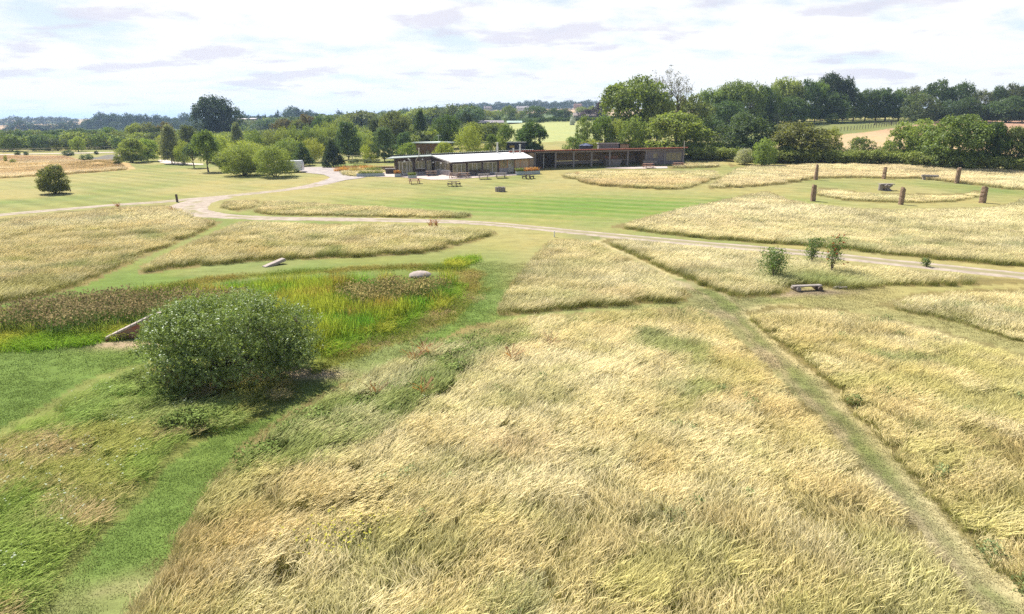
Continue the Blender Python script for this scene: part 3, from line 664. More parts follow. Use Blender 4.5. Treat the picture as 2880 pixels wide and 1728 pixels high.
# a green weedy band of docks and nettles in the near meadow and under the big bush
def leafy_clump(n, size, h, lw, seed, stalk=0):
    r = np.random.default_rng(seed); V = []; F = []; C = []
    for i in range(n):
        x, y = (r.random(2) - .5) * size; z = h * r.random() ** .7 * (1 - .5 * ((x*x+y*y) / (size * size * .5))); a = r.random() * 2 * pi; tilt = r.normal(.4, .5)
        d = np.array([cos(a) * cos(tilt), sin(a) * cos(tilt), sin(tilt)]); s = np.array([-sin(a), cos(a), 0]); L = lw * (.8 + r.random()) * 1.7; w = lw * (.4 + .4 * r.random())
        p = np.array([x, y, z]); o = len(V); V += [p, p + d * L * .5 + s * w, p + d * L + np.array([0, 0, -L * .25]), p + d * L * .5 - s * w]; F.append((o, o+1, o+2, o+3)); C += [(z / h, r.random(), 0)] * 4
    return np.array(V), np.array(F), np.array(C)
WEEDM = grass_mat('weed_leaf', .30)
WC = proto_coll('weed_clump', [leafy_clump(150, .8, .55, .055, 70 + i) for i in range(3)], WEEDM)
x, y = sample(WEEDS, lambda y: .5, r_); x2, y2 = sample(NETTLE, lambda y: .5, r_); x = np.concatenate([x, x2]); y = np.concatenate([y, y2])
m = (fbm(x, y, 1.6, 3, 81) > .47); x = x[m]; y = y[m]; n = len(x)
c = lerp(np.tile(np.array([.13, .19, .04]), (n, 1)), np.array([.30, .38, .11]), fbm(x, y, 1.2, 3, 82))
scatter('weeds', WC, x, y, r_.random(n) * 6.28, np.stack([np.ones(n)] * 2 + [.45 + .7 * fbm(x, y, 2, 2, 83)], 1), r_.integers(0, 3, n), c, c * .55, 'dark green nettles and docks tangled through the near meadow', 'weeds')

# short cut turf close to the camera
TURF = grass_mat('cut_turf', .3)
TC = proto_coll('turf_tuft', [blades(230, .7, .035, .012, 1.3, 90 + i, spread=3.0, segs=2) for i in range(3)] + [blades(230, 1.3, .045, .020, 1.3, 95 + i, spread=3.0, segs=2) for i in range(2)], TURF)
MOWN = [poly([(60,1750),(110,1484),(225,1342),(325,1232),(405,1134),(475,1080),(525,1052),(640,1010),(740,950),(740,900),(800,890),(1000,812),(1100,770),(1150,725),(1165,690),(1150,655),(1200,600),(1320,580),(1270,640),(1200,750),(1210,768),(1130,788),(1050,826),(930,876),(800,936),(680,1006),(560,1096),(470,1206),(400,1331),(300,1480),(190,1750)]),
        poly([(-250,905),(0,855),(90,850),(200,838),(330,815),(345,860),(300,880),(180,925),(90,980),(0,1030),(-250,1180)]),
        poly([(1660,700),(1780,722),(1900,716),(2000,704),(2150,700),(2110,735),(2140,755),(2300,800),(2474,852),(2474,835),(2300,780),(2150,752),(2050,745),(1950,738),(1870,734),(1800,756),(1850,808),(1950,887),(2050,988),(2200,1150),(2350,1321),(2474,1455),(2700,1750),(2500,1750),(2370,1484),(2300,1375),(2200,1255),(2100,1152),(2000,1035),(1900,932),(1800,832),(1720,757),(1670,741),(1500,746),(1500,740),(1660,729)])]
X_ = []; Y_ = []
for P in MOWN:
    q = P.copy(); x0, y0 = q.min(0) - 1; x1, y1 = q.max(0) + 1; box = np.array([[x0, y0], [x1, y0], [x1, y1], [x0, y1]])
    x, y = sample(box, lambda y: .42 if y < 24 else .75, r_); m = inside(P, x, y) | (sdist(P, x, y) < .32); X_.append(x[m]); Y_.append(y[m])
x = np.concatenate(X_); y = np.concatenate(Y_); keep = (y < 46)
for (a, b, s1, s2) in ((760, 902, 1.1, .55), (300, 832, 1.6, .6), (1885, 712, 1.2, .5), (240, 1440, .8, .5)):
    P = atD(a, b); keep &= np.exp(-(((x - P[0]) / s1) ** 2 + ((y - P[1]) / s2) ** 2)) < .35 + .5 * r_.random(len(x))
x = x[keep]; y = y[keep]; n = len(x); g, _ = ground_colour(x, y)
idx = np.where(y < 24, r_.integers(0, 3, n), 3 + r_.integers(0, 2, n))
scatter('turf', TC, x, y, r_.random(n) * 6.28, np.ones((n, 3)), idx, np.clip(g * 1.7, 0, 1), g * .9, 'short cut green turf of the mown paths')

# rough yellow green grass round the pond
RC = proto_coll('rough_tuft', [blades(150, 1.3, .26, .020, .6, 100 + i, spread=1.2, head=.2, headw=1.1, segs=3) for i in range(3)], GRASS)
x, y = sample(ROUGH, lambda y: .62, r_); n = len(x); f = fbm(x, y, 3, 4, 111)
c = lerp(np.tile(np.array([.44, .34, .10]), (n, 1)), np.array([.24, .30, .05]), sstep(f, .40, .58)); c = lerp(c, np.array([.55, .40, .20]), sstep(fbm(x, y, 2, 3, 112), .6, .72))
ed = sstep(sdist(ROUGH, x, y), 0, .8)
scatter('rough_grass', RC, x, y, r_.random(n) * 6.28, np.stack([np.ones(n), np.ones(n), .35 + .65 * ed * (.6 + .6 * f)], 1), r_.integers(0, 3, n), c, c * np.array([.62, .75, .5]), 'yellow green rough grass on the pond bank')

# pond plants: bright sword leaves, brown seeding rushes, lime rim
REED = grass_mat('reed_leaf', .5)
RD = proto_coll('reed_tuft', [blades(80, .9, 1.15, .030, .22, 120 + i, spread=1.5, segs=4) for i in range(4)], REED)
x, y = sample(REEDG, lambda y: .46, r_); m = ~inside(REEDB2, x, y); x = x[m]; y = y[m]; n = len(x)
f = fbm(x, y, 2.2, 3, 121); c = lerp(np.tile(np.array([.20, .40, .04]), (n, 1)), np.array([.42, .46, .05]), sstep(f, .38, .6)); c = lerp(c, np.array([.46, .30, .07]), sstep(fbm(x, y, 1.1, 2, 122), .58, .75) * .8)
scatter('pond_reeds', RD, x, y, r_.random(n) * 6.28, np.stack([np.ones(n), np.ones(n), .65 + .55 * f], 1), r_.integers(0, 4, n), c, c * np.array([.4, .62, .5]), 'bright green sword leaved reeds filling the pond', 'reeds', -.3)
x, y = sample(POND, lambda y: .6, r_); m = ~inside(REEDB2, x, y) & ~inside(REEDB1, x, y) & ~inside(REEDG, x, y); x = x[m]; y = y[m]; n = len(x); c = lerp(np.tile(np.array([.20, .32, .05]), (n, 1)), np.array([.36, .36, .07]), fbm(x, y, 2, 3, 125))
scatter('pond_edge_reeds', RD, x, y, r_.random(n) * 6.28, np.stack([np.ones(n), np.ones(n), .40 + .3 * fbm(x, y, 2, 2, 126)], 1), r_.integers(0, 4, n), c, c * np.array([.5, .6, .5]), 'short yellow green reeds round the back of the pond', 'reeds', 0)
# rush: thin dark stems topped with brown seed heads
def rush(n, size, h, seed):
    r = np.random.default_rng(seed); V, F, C = blades(n, size, h, .020, .15, seed, spread=3, segs=2, leafy=0)
    V = list(V); F = list(F); C = list(C); C = [(.2, c[1], 1.0) for c in C]
    for i in range(n):
        tip = (np.array(V[i * 6 + 4]) + np.array(V[i * 6 + 5])) / 2
        for k in range(1 + (r.random() < .3)):
            a = r.random() * 6.28; q = r.normal(0, .03, 3); s = .018 + .02 * r.random(); o = len(V); p = tip + q
            d = np.array([cos(a), sin(a), 0]) * s; u = np.array([r.normal(0, .3), r.normal(0, .3), 1]) * s
            V += [p - d - u, p + d - u * .6, p + d + u, p - d + u * .8]; F.append((o, o+1, o+2, o+3)); C += [(1, r.random(), 0)] * 4
    return np.array(V), np.array(F), np.array(C)
RB = proto_coll('rush_tuft', [rush(75, .9, 1.15, 140 + i) for i in range(4)], REED)
X_ = []; Y_ = []
for P in (REEDB1, REEDB2):
    x, y = sample(P, lambda y: .50, r_); X_.append(x); Y_.append(y)
x = np.concatenate(X_); y = np.concatenate(Y_); n = len(x); f = fbm(x, y, 2, 3, 151)
c = lerp(np.tile(np.array([.19, .145, .06]), (n, 1)), np.array([.30, .24, .11]), f); w2 = inside(REEDB2, x, y); c[w2] = c[w2] * np.array([1.3, 1.35, 1.1])
scatter('pond_rushes', RB, x, y, r_.random(n) * 6.28, np.stack([np.ones(n), np.ones(n), .75 + .4 * f], 1), r_.integers(0, 4, n), c, np.tile(np.array([.15, .24, .05]), (n, 1)), 'brown seeding rushes standing in the pond', 'rushes', -.25)
X_ = []; Y_ = []
for P in (RIM, RIM2, TUFTB):
    x, y = sample(P, lambda y: .5, r_); X_.append(x); Y_.append(y)
x = np.concatenate(X_); y = np.concatenate(Y_); n = len(x); f = fbm(x, y, 1.6, 3, 161)
LC = proto_coll('sedge_tuft', [blades(90, .9, .50, .024, .75, 170 + i, spread=2.4, segs=3) for i in range(3)], REED)
c = lerp(np.tile(np.array([.34, .50, .06]), (n, 1)), np.array([.60, .58, .09]), sstep(f, .42, .60))
scatter('pond_sedge', LC, x, y, r_.random(n) * 6.28, np.stack([np.ones(n), np.ones(n), .5 + .6 * f], 1), r_.integers(0, 3, n), c, c * np.array([.6, .75, .5]), 'lime green sedge fringing the pond', 'sedge')

# small flowers: white umbels in the left bank and weeds, yellow ragwort in the near meadow
def flower_clump(n, size, h, s, seed):
    r = np.random.default_rng(seed); V = []; F = []; C = []
    for i in range(n):
        x, y = (r.random(2) - .5) * size; z = h * (.7 + .4 * r.random()); o = len(V); k = s * (.6 + .8 * r.random()); a = r.random() * 6.28; c_, s_ = cos(a) * k, sin(a) * k
        V += [(x - c_, y - s_, z), (x + s_, y - c_, z + k * .3), (x + c_, y + s_, z), (x - s_, y + c_, z - k * .2)]; F.append((o, o+1, o+2, o+3)); C += [(.6, r.random() * .3 + .6, 0)] * 4
        o = len(V); V += [(x - .004, y, 0), (x + .004, y, 0), (x + .004, y, z), (x - .004, y, z)]; F.append((o, o+1, o+2, o+3)); C += [(.1, .5, 1)] * 4
    return np.array(V), np.array(F), np.array(C)
FC = proto_coll('flower_clump', [flower_clump(5, .7, .42, .028, 180 + i) for i in range(3)], WEEDM)
x, y = sample(TALL['bank'], lambda y: .9, r_); x2, y2 = sample(WEEDS, lambda y: 1.0, r_); x = np.concatenate([x, x2]); y = np.concatenate([y, y2]); m = fbm(x, y, 2.2, 2, 185) > .52; x = x[m]; y = y[m]; n = len(x)
scatter('white_flowers', FC, x, y, r_.random(n) * 6.28, np.ones((n, 3)), r_.integers(0, 3, n), np.tile(np.array([.75, .76, .68]), (n, 1)), np.tile(np.array([.16, .24, .06]), (n, 1)), 'small white umbels dotted through the left bank and the weeds', 'flowers')
YC = proto_coll('ragwort_clump', [flower_clump(12, .9, .58, .026, 190 + i) for i in range(2)], WEEDM)
P = atD(800, 1325); n = 9; x = P[0] + r_.normal(0, .55, n); y = P[1] + r_.normal(0, .3, n)
scatter('ragwort', YC, x, y, r_.random(n) * 6.28, np.ones((n, 3)), r_.integers(0, 2, n), np.tile(np.array([.75, .62, .08]), (n, 1)), np.tile(np.array([.16, .24, .06]), (n, 1)), 'yellow ragwort in the near meadow', 'flowers')
x, y = sample(TALL['fore'], lambda y: .9, r_); m = (fbm(x, y, 1.8, 3, 187) > .71) & (x > -4); x = x[m]; y = y[m]; x2, y2 = sample(TALL['right'], lambda y: 1.0, r_); m = fbm(x2, y2, 1.8, 3, 187) > .70; x = np.concatenate([x, x2[m]]); y = np.concatenate([y, y2[m]]); n = len(x)
c = lerp(np.tile(np.array([.20, .27, .08]), (n, 1)), np.array([.32, .38, .16]), r_.random(n)); scatter('meadow_weeds', WC, x, y, r_.random(n) * 6.28, np.stack([np.full(n, .7)] * 2 + [.75 + .25 * r_.random(n)], 1), r_.integers(0, 3, n), c, c * .6, 'scattered green thistles and knapweed in the straw coloured meadow', 'weeds')
# ------------------------------------------------------------------ trees and shrubs
def unit(v): return v / np.maximum(1e-9, np.linalg.norm(v, axis=-1, keepdims=True))
def leaves_at(P, Nrm, size, r, up=0.0, aspect=.7, spread=.8):
    """one folded leaf face per point, roughly facing Nrm"""
    n = len(P); nn = unit(Nrm + r.normal(0, spread, (n, 3))); t = r.normal(0, 1, (n, 3)); t[:, 2] += up
    t = unit(t - nn * (t * nn).sum(1, keepdims=True)); b = np.cross(nn, t); s = size * (.55 + .9 * r.random((n, 1)))
    V = np.stack([P - t * s, P + b * s * aspect, P + t * s, P - b * s * aspect], 1).reshape(-1, 3)
    F = np.arange(4 * n).reshape(n, 4); return V, F
def crown(kind, seed, n, leaf):
    """unit tree crown: height 1, width about 1. returns leaf points, normals and the limb ends"""
    r = np.random.default_rng(seed); lobes = []
    if kind in ('round', 'airy', 'bush', 'willow'):
        m = dict(round=34, airy=24, bush=40, willow=34)[kind]; z0 = (.14 if seed >= 50 and seed < 100 else None) or dict(round=.03, airy=.16, bush=-.22, willow=-.20)[kind]
        for i in range(m):
            u = r.random() * 2 - 1; u = abs(u) if (kind != 'bush' and r.random() < .35) else u; a = 2.4 * i + r.normal(0, .3); q = sqrt(max(0, 1 - u * u))
            k = .25 if kind == 'airy' else .21; rad = k * (.65 + .6 * r.random()); R_ = .54 - rad * .8
            x, y = cos(a) * q * R_ * (1 + r.normal(0, .12)), sin(a) * q * R_ * (1 + r.normal(0, .12)); hz = (1 - z0) / 2
            z = z0 + hz + u * (hz - rad * .75) ; lobes.append((x, y, max(z, rad * .6), rad, rad, rad * (.85 if kind != 'willow' else 1.1)))
        lobes.append((0, 0, z0 + (1 - z0) * .5, .33, .33, (1 - z0) * .36))
        if kind != 'airy' and not (kind == 'round' and seed >= 50):
            for i in range(12): a = i * 2.4; lobes.append((cos(a) * .34, sin(a) * .34, .12 + .05 * r.random(), .16, .16, .14))
    elif kind == 'column':
        for i in range(26):
            z = .08 + .88 * (i / 25.); q = .30 * sin(pi * min(1, (z * .92 + .1)) ** .8) + .03; a = i * 2.4; rad = .10 + .08 * q
            lobes.append((cos(a) * q * .75, sin(a) * q * .75, z, rad * 1.2, rad * 1.2, rad))
    elif kind == 'spruce':
        for i in range(60):
            z = .03 + .93 * (i / 59.) ; q = .42 * (1 - z) ** .75 * (.8 + .3 * r.random()); a = i * 2.4; rad = .05 + .09 * (1 - z)
            lobes.append((cos(a) * q, sin(a) * q, z, rad * 1.3, rad * 1.3, rad * .8))
        lobes.append((0, 0, .35, .22, .22, .34))
    elif kind == 'pine':
        for i in range(34):
            z = .12 + .84 * (i / 33.); q = .44 * (1 - abs(z - .42)) ** 1.6 * (.6 + .5 * r.random()); a = i * 2.4
            lobes.append((cos(a) * q, sin(a) * q, z, .17, .17, .055))
    A = np.array(lobes); area = A[:, 3] ** 2; pick = r.choice(len(A), n // 12 + 1, p=area / area.sum())
    d = unit(r.normal(0, 1, (len(pick), 3))); d[:, 2] = np.where(d[:, 2] < -.3, -d[:, 2], d[:, 2])
    rad = 1 - np.abs(r.normal(0, .16, (len(pick), 1)))
    Cc = A[pick, :3] + d * A[pick, 3:6] * rad                                     # twig centres
    k = 12; P = np.repeat(Cc, k, 0); D = np.repeat(d, k, 0)
    jit = r.normal(0, 1, P.shape) * leaf * 1.35
    if kind == 'willow': jit = jit + D * (r.random((len(P), 1)) ** 2) * leaf * 3 + np.array([0, 0, 1]) * (r.random((len(P), 1)) ** 2) * leaf * 3.5
    P = P + jit; P[:, 2] = np.maximum(P[:, 2], .01)
    return P[:n], D[:n], A
def trunk_mesh(kind, A, seed):
    r = random.Random(seed); b = MB(); h = dict(round=.62, airy=.75, bush=.3, willow=.3, column=.95, spruce=.97, pine=.95)[kind]
    if kind in ('bush', 'willow'):
        for i in range(7):
            a = i * .9; L = A[r.randrange(len(A))]; e = Vector(L[:3]); s = Vector((cos(a) * .03, sin(a) * .03, -.03))
            b.tube([s, s.lerp(e, .35) + Vector((0, 0, .04)), s.lerp(e, .7), e], [.014, .011, .008, .004], 5)
    else:
        w = .030 if kind in ('round', 'airy') else .017
        pts = [Vector((r.gauss(0, .012) * i, r.gauss(0, .012) * i, -.03 + (h + .03) * i / 5)) for i in range(6)]; pts[0].x = pts[0].y = 0
        b.tube(pts, [w * 1.35, w, w * .85, w * .65, w * .45, w * .2], 8)
        for L in sorted(A.tolist(), key=lambda q: -q[3])[:14 if kind in ('round', 'airy') else 8]:
            e = Vector(L[:3]); t = max(.15, min(.8, e.z * .55)); i = min(4, int(t / h * 5)); s = pts[i].lerp(pts[i + 1], .5)
            m = s.lerp(e, .5); m.z -= .02; b.tube([s, m, e], [w * .5, w * .3, w * .1], 5)
    return b
BARK = surf('bark', (.13, .105, .08), (.07, .058, .045), .95, 12, stretch=(1, 1, .25), bump=.4)
PALEBARK = surf('pale_bark', (.42, .38, .33), (.25, .22, .19), .9, 10)
LEAFM = foliage_mat('leaves', 'object', .42)
PROTO = {}
def proto(kind, seed, n=9000, leaf=.017, tag_=''):
    key = (kind, seed, n)
    if key in PROTO: return PROTO[key]
    P, D, A = crown(kind, seed, n, leaf); r = np.random.default_rng(seed + 100)
    V, F = leaves_at(P, D, leaf, r, up=1.2 if kind == 'willow' else 0, aspect=.4 if kind == 'willow' else .65, spread=.75)
    me = np_mesh('crown', V, F, (LEAFM,)); q = r.random(len(P)); g = fbm(P[:, 0] * 40, P[:, 2] * 40, 5, 2, seed)
    set_leaf(me, np.repeat(np.stack([np.clip(.55 * q + .45 * g, 0, 1), r.random(len(P)), np.zeros(len(P))], 1), 4, 0))
    tb = trunk_mesh(kind, A, seed); tm = bpy.data.meshes.new('trunk'); tm.from_pydata([tuple(p) for p in tb.v], [], tb.f)
    tm.materials.append(PALEBARK if kind == 'column' else BARK); tm.polygons.foreach_set('use_smooth', [True] * len(tm.polygons))
    PROTO[key] = (me, tm); return PROTO[key]
GREENS = dict(mid=(.16, .22, .062), dark=(.085, .135, .048), deep=(.042, .068, .034), light=(.25, .30, .09), lime=(.28, .33, .07), olive=(.17, .195, .07), brown=(.15, .13, .07),
              grey=(.115, .145, .075), silver=(.20, .235, .15), blue=(.10, .155, .085), purple=(.055, .018, .030), yellow=(.24, .22, .05), bluefar=(.040, .062, .040))
TREES = []
def tree(kind, x, ytop, Y, w, colour, label, name=None, cat='tree', group=None, ybase=None, seed=None, lod=9000, sink=0.0):
    """x, ytop, w: place and size on the 2880 px photograph; Y: forward distance in metres"""
    if ybase is not None: Y = at(x, ybase)[1]
    zt = zat(ytop, Y); X = xat(x, Y, zt * .5); z0 = float(ter(X, Y)); X = xat(x, Y, (zt + z0) / 2); z0 = float(ter(X, Y)) - sink
    Hh = max(1.0, zt - z0); Wd = w / FPX * (Y * cos(PITCH) + (CAMZ - z0) * sin(PITCH))
    ns = dict(round=3, airy=2, bush=4, willow=3, column=1, spruce=1, pine=1)[kind]
    sd_ = (len(TREES) * 7 + 3) % ns if seed is None else seed
    leaf = .0185 if lod > 12000 else .020 if lod >= 9000 else .040
    cm, tm = proto(kind, sd_, lod, leaf)
    name = name or ('shrub' if kind in ('bush',) and Hh < 6 else 'tree')
    o = empty(name, (X, Y, z0), random.random() * 6.28, label, cat, group); k = {'column': 1.55, 'spruce': 1.15, 'pine': 1.0}.get(kind, 1.0)
    # keep the sideways size that the picture shows whatever the turn
    Wd *= k; o.scale = (Wd, Wd * (.95 + .1 * random.random()), Hh * 1.03)
    c = bpy.data.objects.new('crown', cm); link(c, o); t = bpy.data.objects.new('trunk', tm); link(t, o)
    base = np.array(GREENS[colour]) if isinstance(colour, str) else np.array(colour); j = (.88 + .24 * random.random())
    c.color = (*(base * j * np.array([1 + random.gauss(0, .05), 1, 1 + random.gauss(0, .05)])), 1)
    TREES.append(o); return o
T = tree
# --- big trees
T('round', 606, 274, 300, 122, 'deep', 'huge dark oak with sky gaps in its top, alone above the left thicket', seed=0, lod=18000)
T('round', 1785, 222, 170, 178, 'mid', 'broad tall ash tree behind the barn, left of the half bare tree', lod=18000, seed=1)
T('round', 1850, 262, 166, 85, 'light', 'yellow green rounded tree joined to the tall ash on its right', seed=2)
T('round', 1940, 270, 182, 105, 'olive', 'ragged olive tree at the foot of the half bare tree')
T('airy', 2000, 252, 215, 75, 'mid', 'thin leaved tree starting the long field edge, right of the half bare tree')
T('airy', 2067, 231, 218, 100, 'mid', 'tall ash at the left of the field edge wood, behind the grey green sallow')
T('round', 2110, 236, 222, 80, 'mid', 'second tall ash of the field edge wood')
T('round', 2040, 285, 205, 110, 'dark', 'dark low crown filling the foot of the two field edge ashes')
T('round', 2145, 243, 228, 66, 'dark', 'rounded tree third along the field edge wood')
T('round', 2168, 246, 230, 52, 'mid', 'small topped ash in the dip before the leaning ash')
T('airy', 2212, 221, 240, 82, 'light', 'bright leaning ash standing above the pale hawthorn')
T('round', 2225, 275, 232, 90, 'dark', 'dark understorey tree beneath the bright leaning ash')
T('round', 2268, 228, 243, 66, 'dark', 'dense dark tree left of the two airy poplars')
T('round', 2297, 229, 245, 56, 'mid', 'narrow green tree touching the first airy poplar')
T('airy', 2334, 208, 250, 66, 'deep', 'tallest airy dark poplar above the field', seed=0)
T('airy', 2376, 219, 250, 50, 'deep', 'shorter airy dark poplar right of the tallest one', seed=1)
T('round', 2340, 262, 244, 95, 'dark', 'wide dark crown below the airy poplars')
T('round', 2405, 251, 252, 62, 'dark', 'dark tree just right of the airy poplars')
T('round', 2437, 253, 254, 54, 'dark', 'level topped dark tree over the field fence')
T('round', 2468, 251, 255, 60, 'dark', 'dark tree behind the field gate')
T('round', 2495, 251, 256, 72, 'dark', 'broad dark tree right of the field gate')
T('round', 2532, 251, 258, 60, 'mid', 'dark green tree beside the feathery grey sallow')
T('bush', 2590, 262, 240, 88, 'grey', 'feathery grey green sallow standing out into the field', cat='tree', name='tree')
T('round', 2572, 245, 262, 56, 'grey', 'grey topped tree behind the feathery sallow')
T('round', 2640, 229, 250, 82, 'dark', 'tall wide tree with a sky gap, above the giant hedge')
T('round', 2703, 233, 250, 70, 'dark', 'twin rounded tree right of the one with the sky gap')
T('bush', 2670, 283, 240, 62, 'blue', 'blue green low tree in front of the twin trees', name='tree')
T('bush', 2724, 276, 240, 66, 'dark', 'dark low tree by the pinkish field')
T('round', 2756, 254, 262, 50, 'grey', 'pale green tree in the gap right of the twin trees')
T('round', 2803, 244, 262, 48, 'dark', 'dark tree left of the farthest right crowns')
T('round', 2842, 239, 262, 62, 'grey', 'greyish tall tree near the right end of the wood')
T('round', 2876, 240, 262, 56, 'dark', 'last tall tree at the right end of the wood')
T('bush', 2838, 270, 240, 104, 'dark', 'wide dark green tree at the right edge of the field', name='tree')
T('bush', 2776, 292, 244, 66, 'dark', 'low dark tree right of the pinkish field hedge', name='tree')
T('bush', 2172, 314, 228, 44, 'silver', 'pale hawthorn at the foot of the bright leaning ash', cat='shrub', name='hawthorn')
T('bush', 2342, 319, 236, 34, 'mid', 'lone rounded hawthorn at the field fence', cat='shrub', name='hawthorn')
# --- shrubs behind the barn and along the meadow
def B(x, yt, w, yb, c, label, kind='bush', Y=None, lod=9000, **k): return T(kind, x, yt, Y, w, c, label, cat='shrub', ybase=yb if Y is None else None, lod=lod, name=k.pop('name', 'shrub'), **k)
B(1903, 322, 186, 430, 'light', 'great round yellow green sallow behind the barn end', Y=136, lod=18000, seed=0)
B(1783, 328, 80, 0, 'mid', 'round dark green sallow behind the small roof shed', Y=140, seed=1)
B(1654, 328, 74, 0, 'mid', 'left light sallow behind the black water tank', Y=146)
B(1698, 330, 66, 0, 'mid', 'middle sallow over the black water tank', Y=144)
B(1735, 335, 56, 0, 'light', 'small sallow between the tank and the roof shed', Y=143)
B(1615, 385, 66, 0, 'mid', 'low bramble left of the black water tank', Y=140)
B(1665, 392, 70, 0, 'light', 'bright low bramble behind the black water tank', Y=138)
B(2100, 322, 150, 445, 'blue', 'tall grey green sallow behind the white flowering elder', lod=18000, seed=2)
B(2015, 396, 50, 443, 'mid', 'small dense shrub left of the white flowering elder')
B(2250, 343, 166, 453, 'olive', 'wide brownish hawthorn right of the white flowering elder', lod=18000, seed=3)
B(2336, 360, 58, 449, 'light', 'bright green knob at the right of the brownish hawthorn')
B(2210, 412, 50, 456, 'dark', 'low dark blackthorn before the brownish hawthorn')
B(2348, 412, 72, 456, 'mid', 'spreading bramble left of the small rounded shrub')
B(2420, 386, 84, 457, 'olive', 'rounded olive shrub standing before the dry field')
B(2480, 412, 58, 459, 'mid', 'low green shrub between the olive shrub and the giant hedge')
B(2515, 424, 60, 461, 'light', 'bright bramble at the left foot of the giant hedge')
B(2572, 338, 130, 460, 'light', 'lime tinted left lobe of the giant hedge', lod=18000, seed=1)
B(2690, 322, 165, 474, 'mid', 'highest middle lobe of the giant hedge', lod=18000, seed=3)
B(2788, 350, 100, 476, 'dark', 'dark right lobe of the giant hedge', lod=18000, seed=0)
B(2845, 360, 84, 478, 'olive', 'olive shrub right of the giant hedge')
B(2890, 372, 60, 480, 'dark', 'dark shrub cut by the right edge of the view')
B(2150, 390, 64, 468, 'light', 'light green elder bush with cream flowers', seed=1)
B(2093, 418, 50, 463, (.46, .47, .36), 'white flowering elder covered in blossom', seed=2, name='elder')
B(1968, 432, 80, 447, 'dark', 'shaded bramble bank beside the end of the barn')
B(2045, 430, 60, 447, 'dark', 'shaded low thorn beyond the trodden gap')
# --- trees round the cafe and car park
T('round', 1493, 346, 138, 86, 'dark', 'dark dense round tree behind the barn joint, right of the yellow field gap', seed=0, lod=18000)
T('round', 1423, 352, 160, 48, 'mid', 'small round tree alone in the yellow field')
T('bush', 1383, 380, 133, 44, 'mid', 'bushy tree behind the lean to roof flues', name='tree')
T('bush', 1412, 382, 131, 34, 'light', 'slim light tree beside the black shed', name='tree')
T('willow', 1322, 362, 131, 80, 'light', 'feathery willow right behind the cafe roof', name='willow')
T('round', 1330, 346, 165, 48, 'light', 'round light green tree above the feathery willow')
T('bush', 1252, 402, 124, 62, 'lime', 'bright lime bush hiding the fence behind the cafe', name='shrub', cat='shrub')
T('round', 1255, 324, 172, 80, 'dark', 'big dark tree behind the pale roofed hut', seed=1)
T('round', 1310, 318, 220, 38, 'deep', 'dark round tree behind the big one at the hut')
T('column', 1182, 320, 190, 36, 'dark', 'ivy clad columnar tree left of the pale roofed hut')
T('bush', 1150, 404, 128, 60, 'light', 'feathery green shrub in front of the pale roofed hut', name='shrub', cat='shrub')
T('round', 1218, 307, 330, 50, 'light', 'pale green tree far behind the hut')
T('round', 1113, 316, 190, 92, 'olive', 'big olive willow left of the ivy clad tree', seed=2)
T('airy', 1056, 330, 205, 40, 'grey', 'thin grey green tree left of the big olive willow')
T('pine', 978, 350, 152, 80, 'blue', 'tall blue green pine behind the rail fence', name='pine', lod=9000)
T('pine', 1080, 365, 143, 76, 'blue', 'layered pine left of the cafe')
T('pine', 1137, 378, 138, 58, 'blue', 'small pine just behind the cafe wing')
T('spruce', 935, 396, None, 56, 'deep', 'dark conical yew standing on the yard edge', ybase=470, name='yew')
T('spruce', 850, 404, None, 56, 'dark', 'dark spruce beside the white van', ybase=467, name='spruce')
T('willow', 967, 338, 190, 84, 'light', 'tall yellow green willow above the pines')
T('willow', 922, 350, 182, 66, 'light', 'yellow green willow left of the tall one')
T('willow', 893, 358, 176, 56, 'light', 'yellow green willow in the middle of the thicket')
T('willow', 862, 361, 176, 56, 'mid', 'green willow behind the dark spruce')
T('willow', 826, 362, 176, 46, 'light', 'pointed yellow willow above the van')
T('willow', 796, 363, 176, 42, 'light', 'narrow yellow willow left of the pointed one')
T('willow', 760, 374, 176, 60, 'light', 'wide low willow above the right parking bush')
T('willow', 716, 372, 176, 60, 'mid', 'wide low willow above the left parking bush')
T('willow', 1010, 372, 165, 60, 'light', 'willow between the two larger pines')
T('willow', 880, 396, 148, 66, 'lime', 'bright bamboo like clump behind the rail fence', name='bamboo', cat='shrub')
T('willow', 1040, 400, 143, 44, 'lime', 'lime clump between the pines at the fence', name='bamboo', cat='shrub')
T('willow', 810, 395, 150, 80, 'mid', 'green thicket willow directly behind the van')
T('round', 800, 336, 262, 68, 'brown', 'brownish tree at the left of the thicket skyline')
T('round', 860, 325, 262, 64, 'brown', 'taller brown topped tree in the thicket skyline')
T('round', 838, 338, 258, 44, 'olive', 'olive tree between the two brownish ones')
T('round', 897, 330, 255, 42, 'dark', 'dark tree right of the brown topped tree')
T('round', 928, 330, 255, 44, 'dark', 'second dark tree right of the brown topped tree')
T('willow', 683, 412, None, 116, 'light', 'left parking bush, wide yellow green willow', ybase=494, name='willow', cat='shrub', lod=18000)
T('willow', 772, 418, None, 98, 'light', 'right parking bush in front of the white van', ybase=498, name='willow', cat='shrub', lod=18000)
T('bush', 645, 424, None, 60, 'mid', 'dark green bush squeezed left of the parking bushes', ybase=482, name='shrub', cat='shrub')
T('willow', 690, 400, 138, 110, 'lime', 'yellow willow behind the left parking bush')
T('round', 580, 373, None, 70, 'mid', 'young whitebeam with a bare stem on the lawn', ybase=484, name='whitebeam', seed=51)
T('round', 542, 406, None, 48, 'blue', 'small dark whitebeam left of the bare stemmed one', ybase=473, name='whitebeam', seed=52)
T('column', 478, 362, None, 50, 'silver', 'tall silvery birch at the bend of the pale path', ybase=461, name='birch')
T('column', 668, 355, 170, 34, 'silver', 'silvery birch top in front of the huge oak', name='birch')
T('pine', 530, 358, 190, 66, 'grey', 'spreading cedar with level branches left of the huge oak', name='cedar')
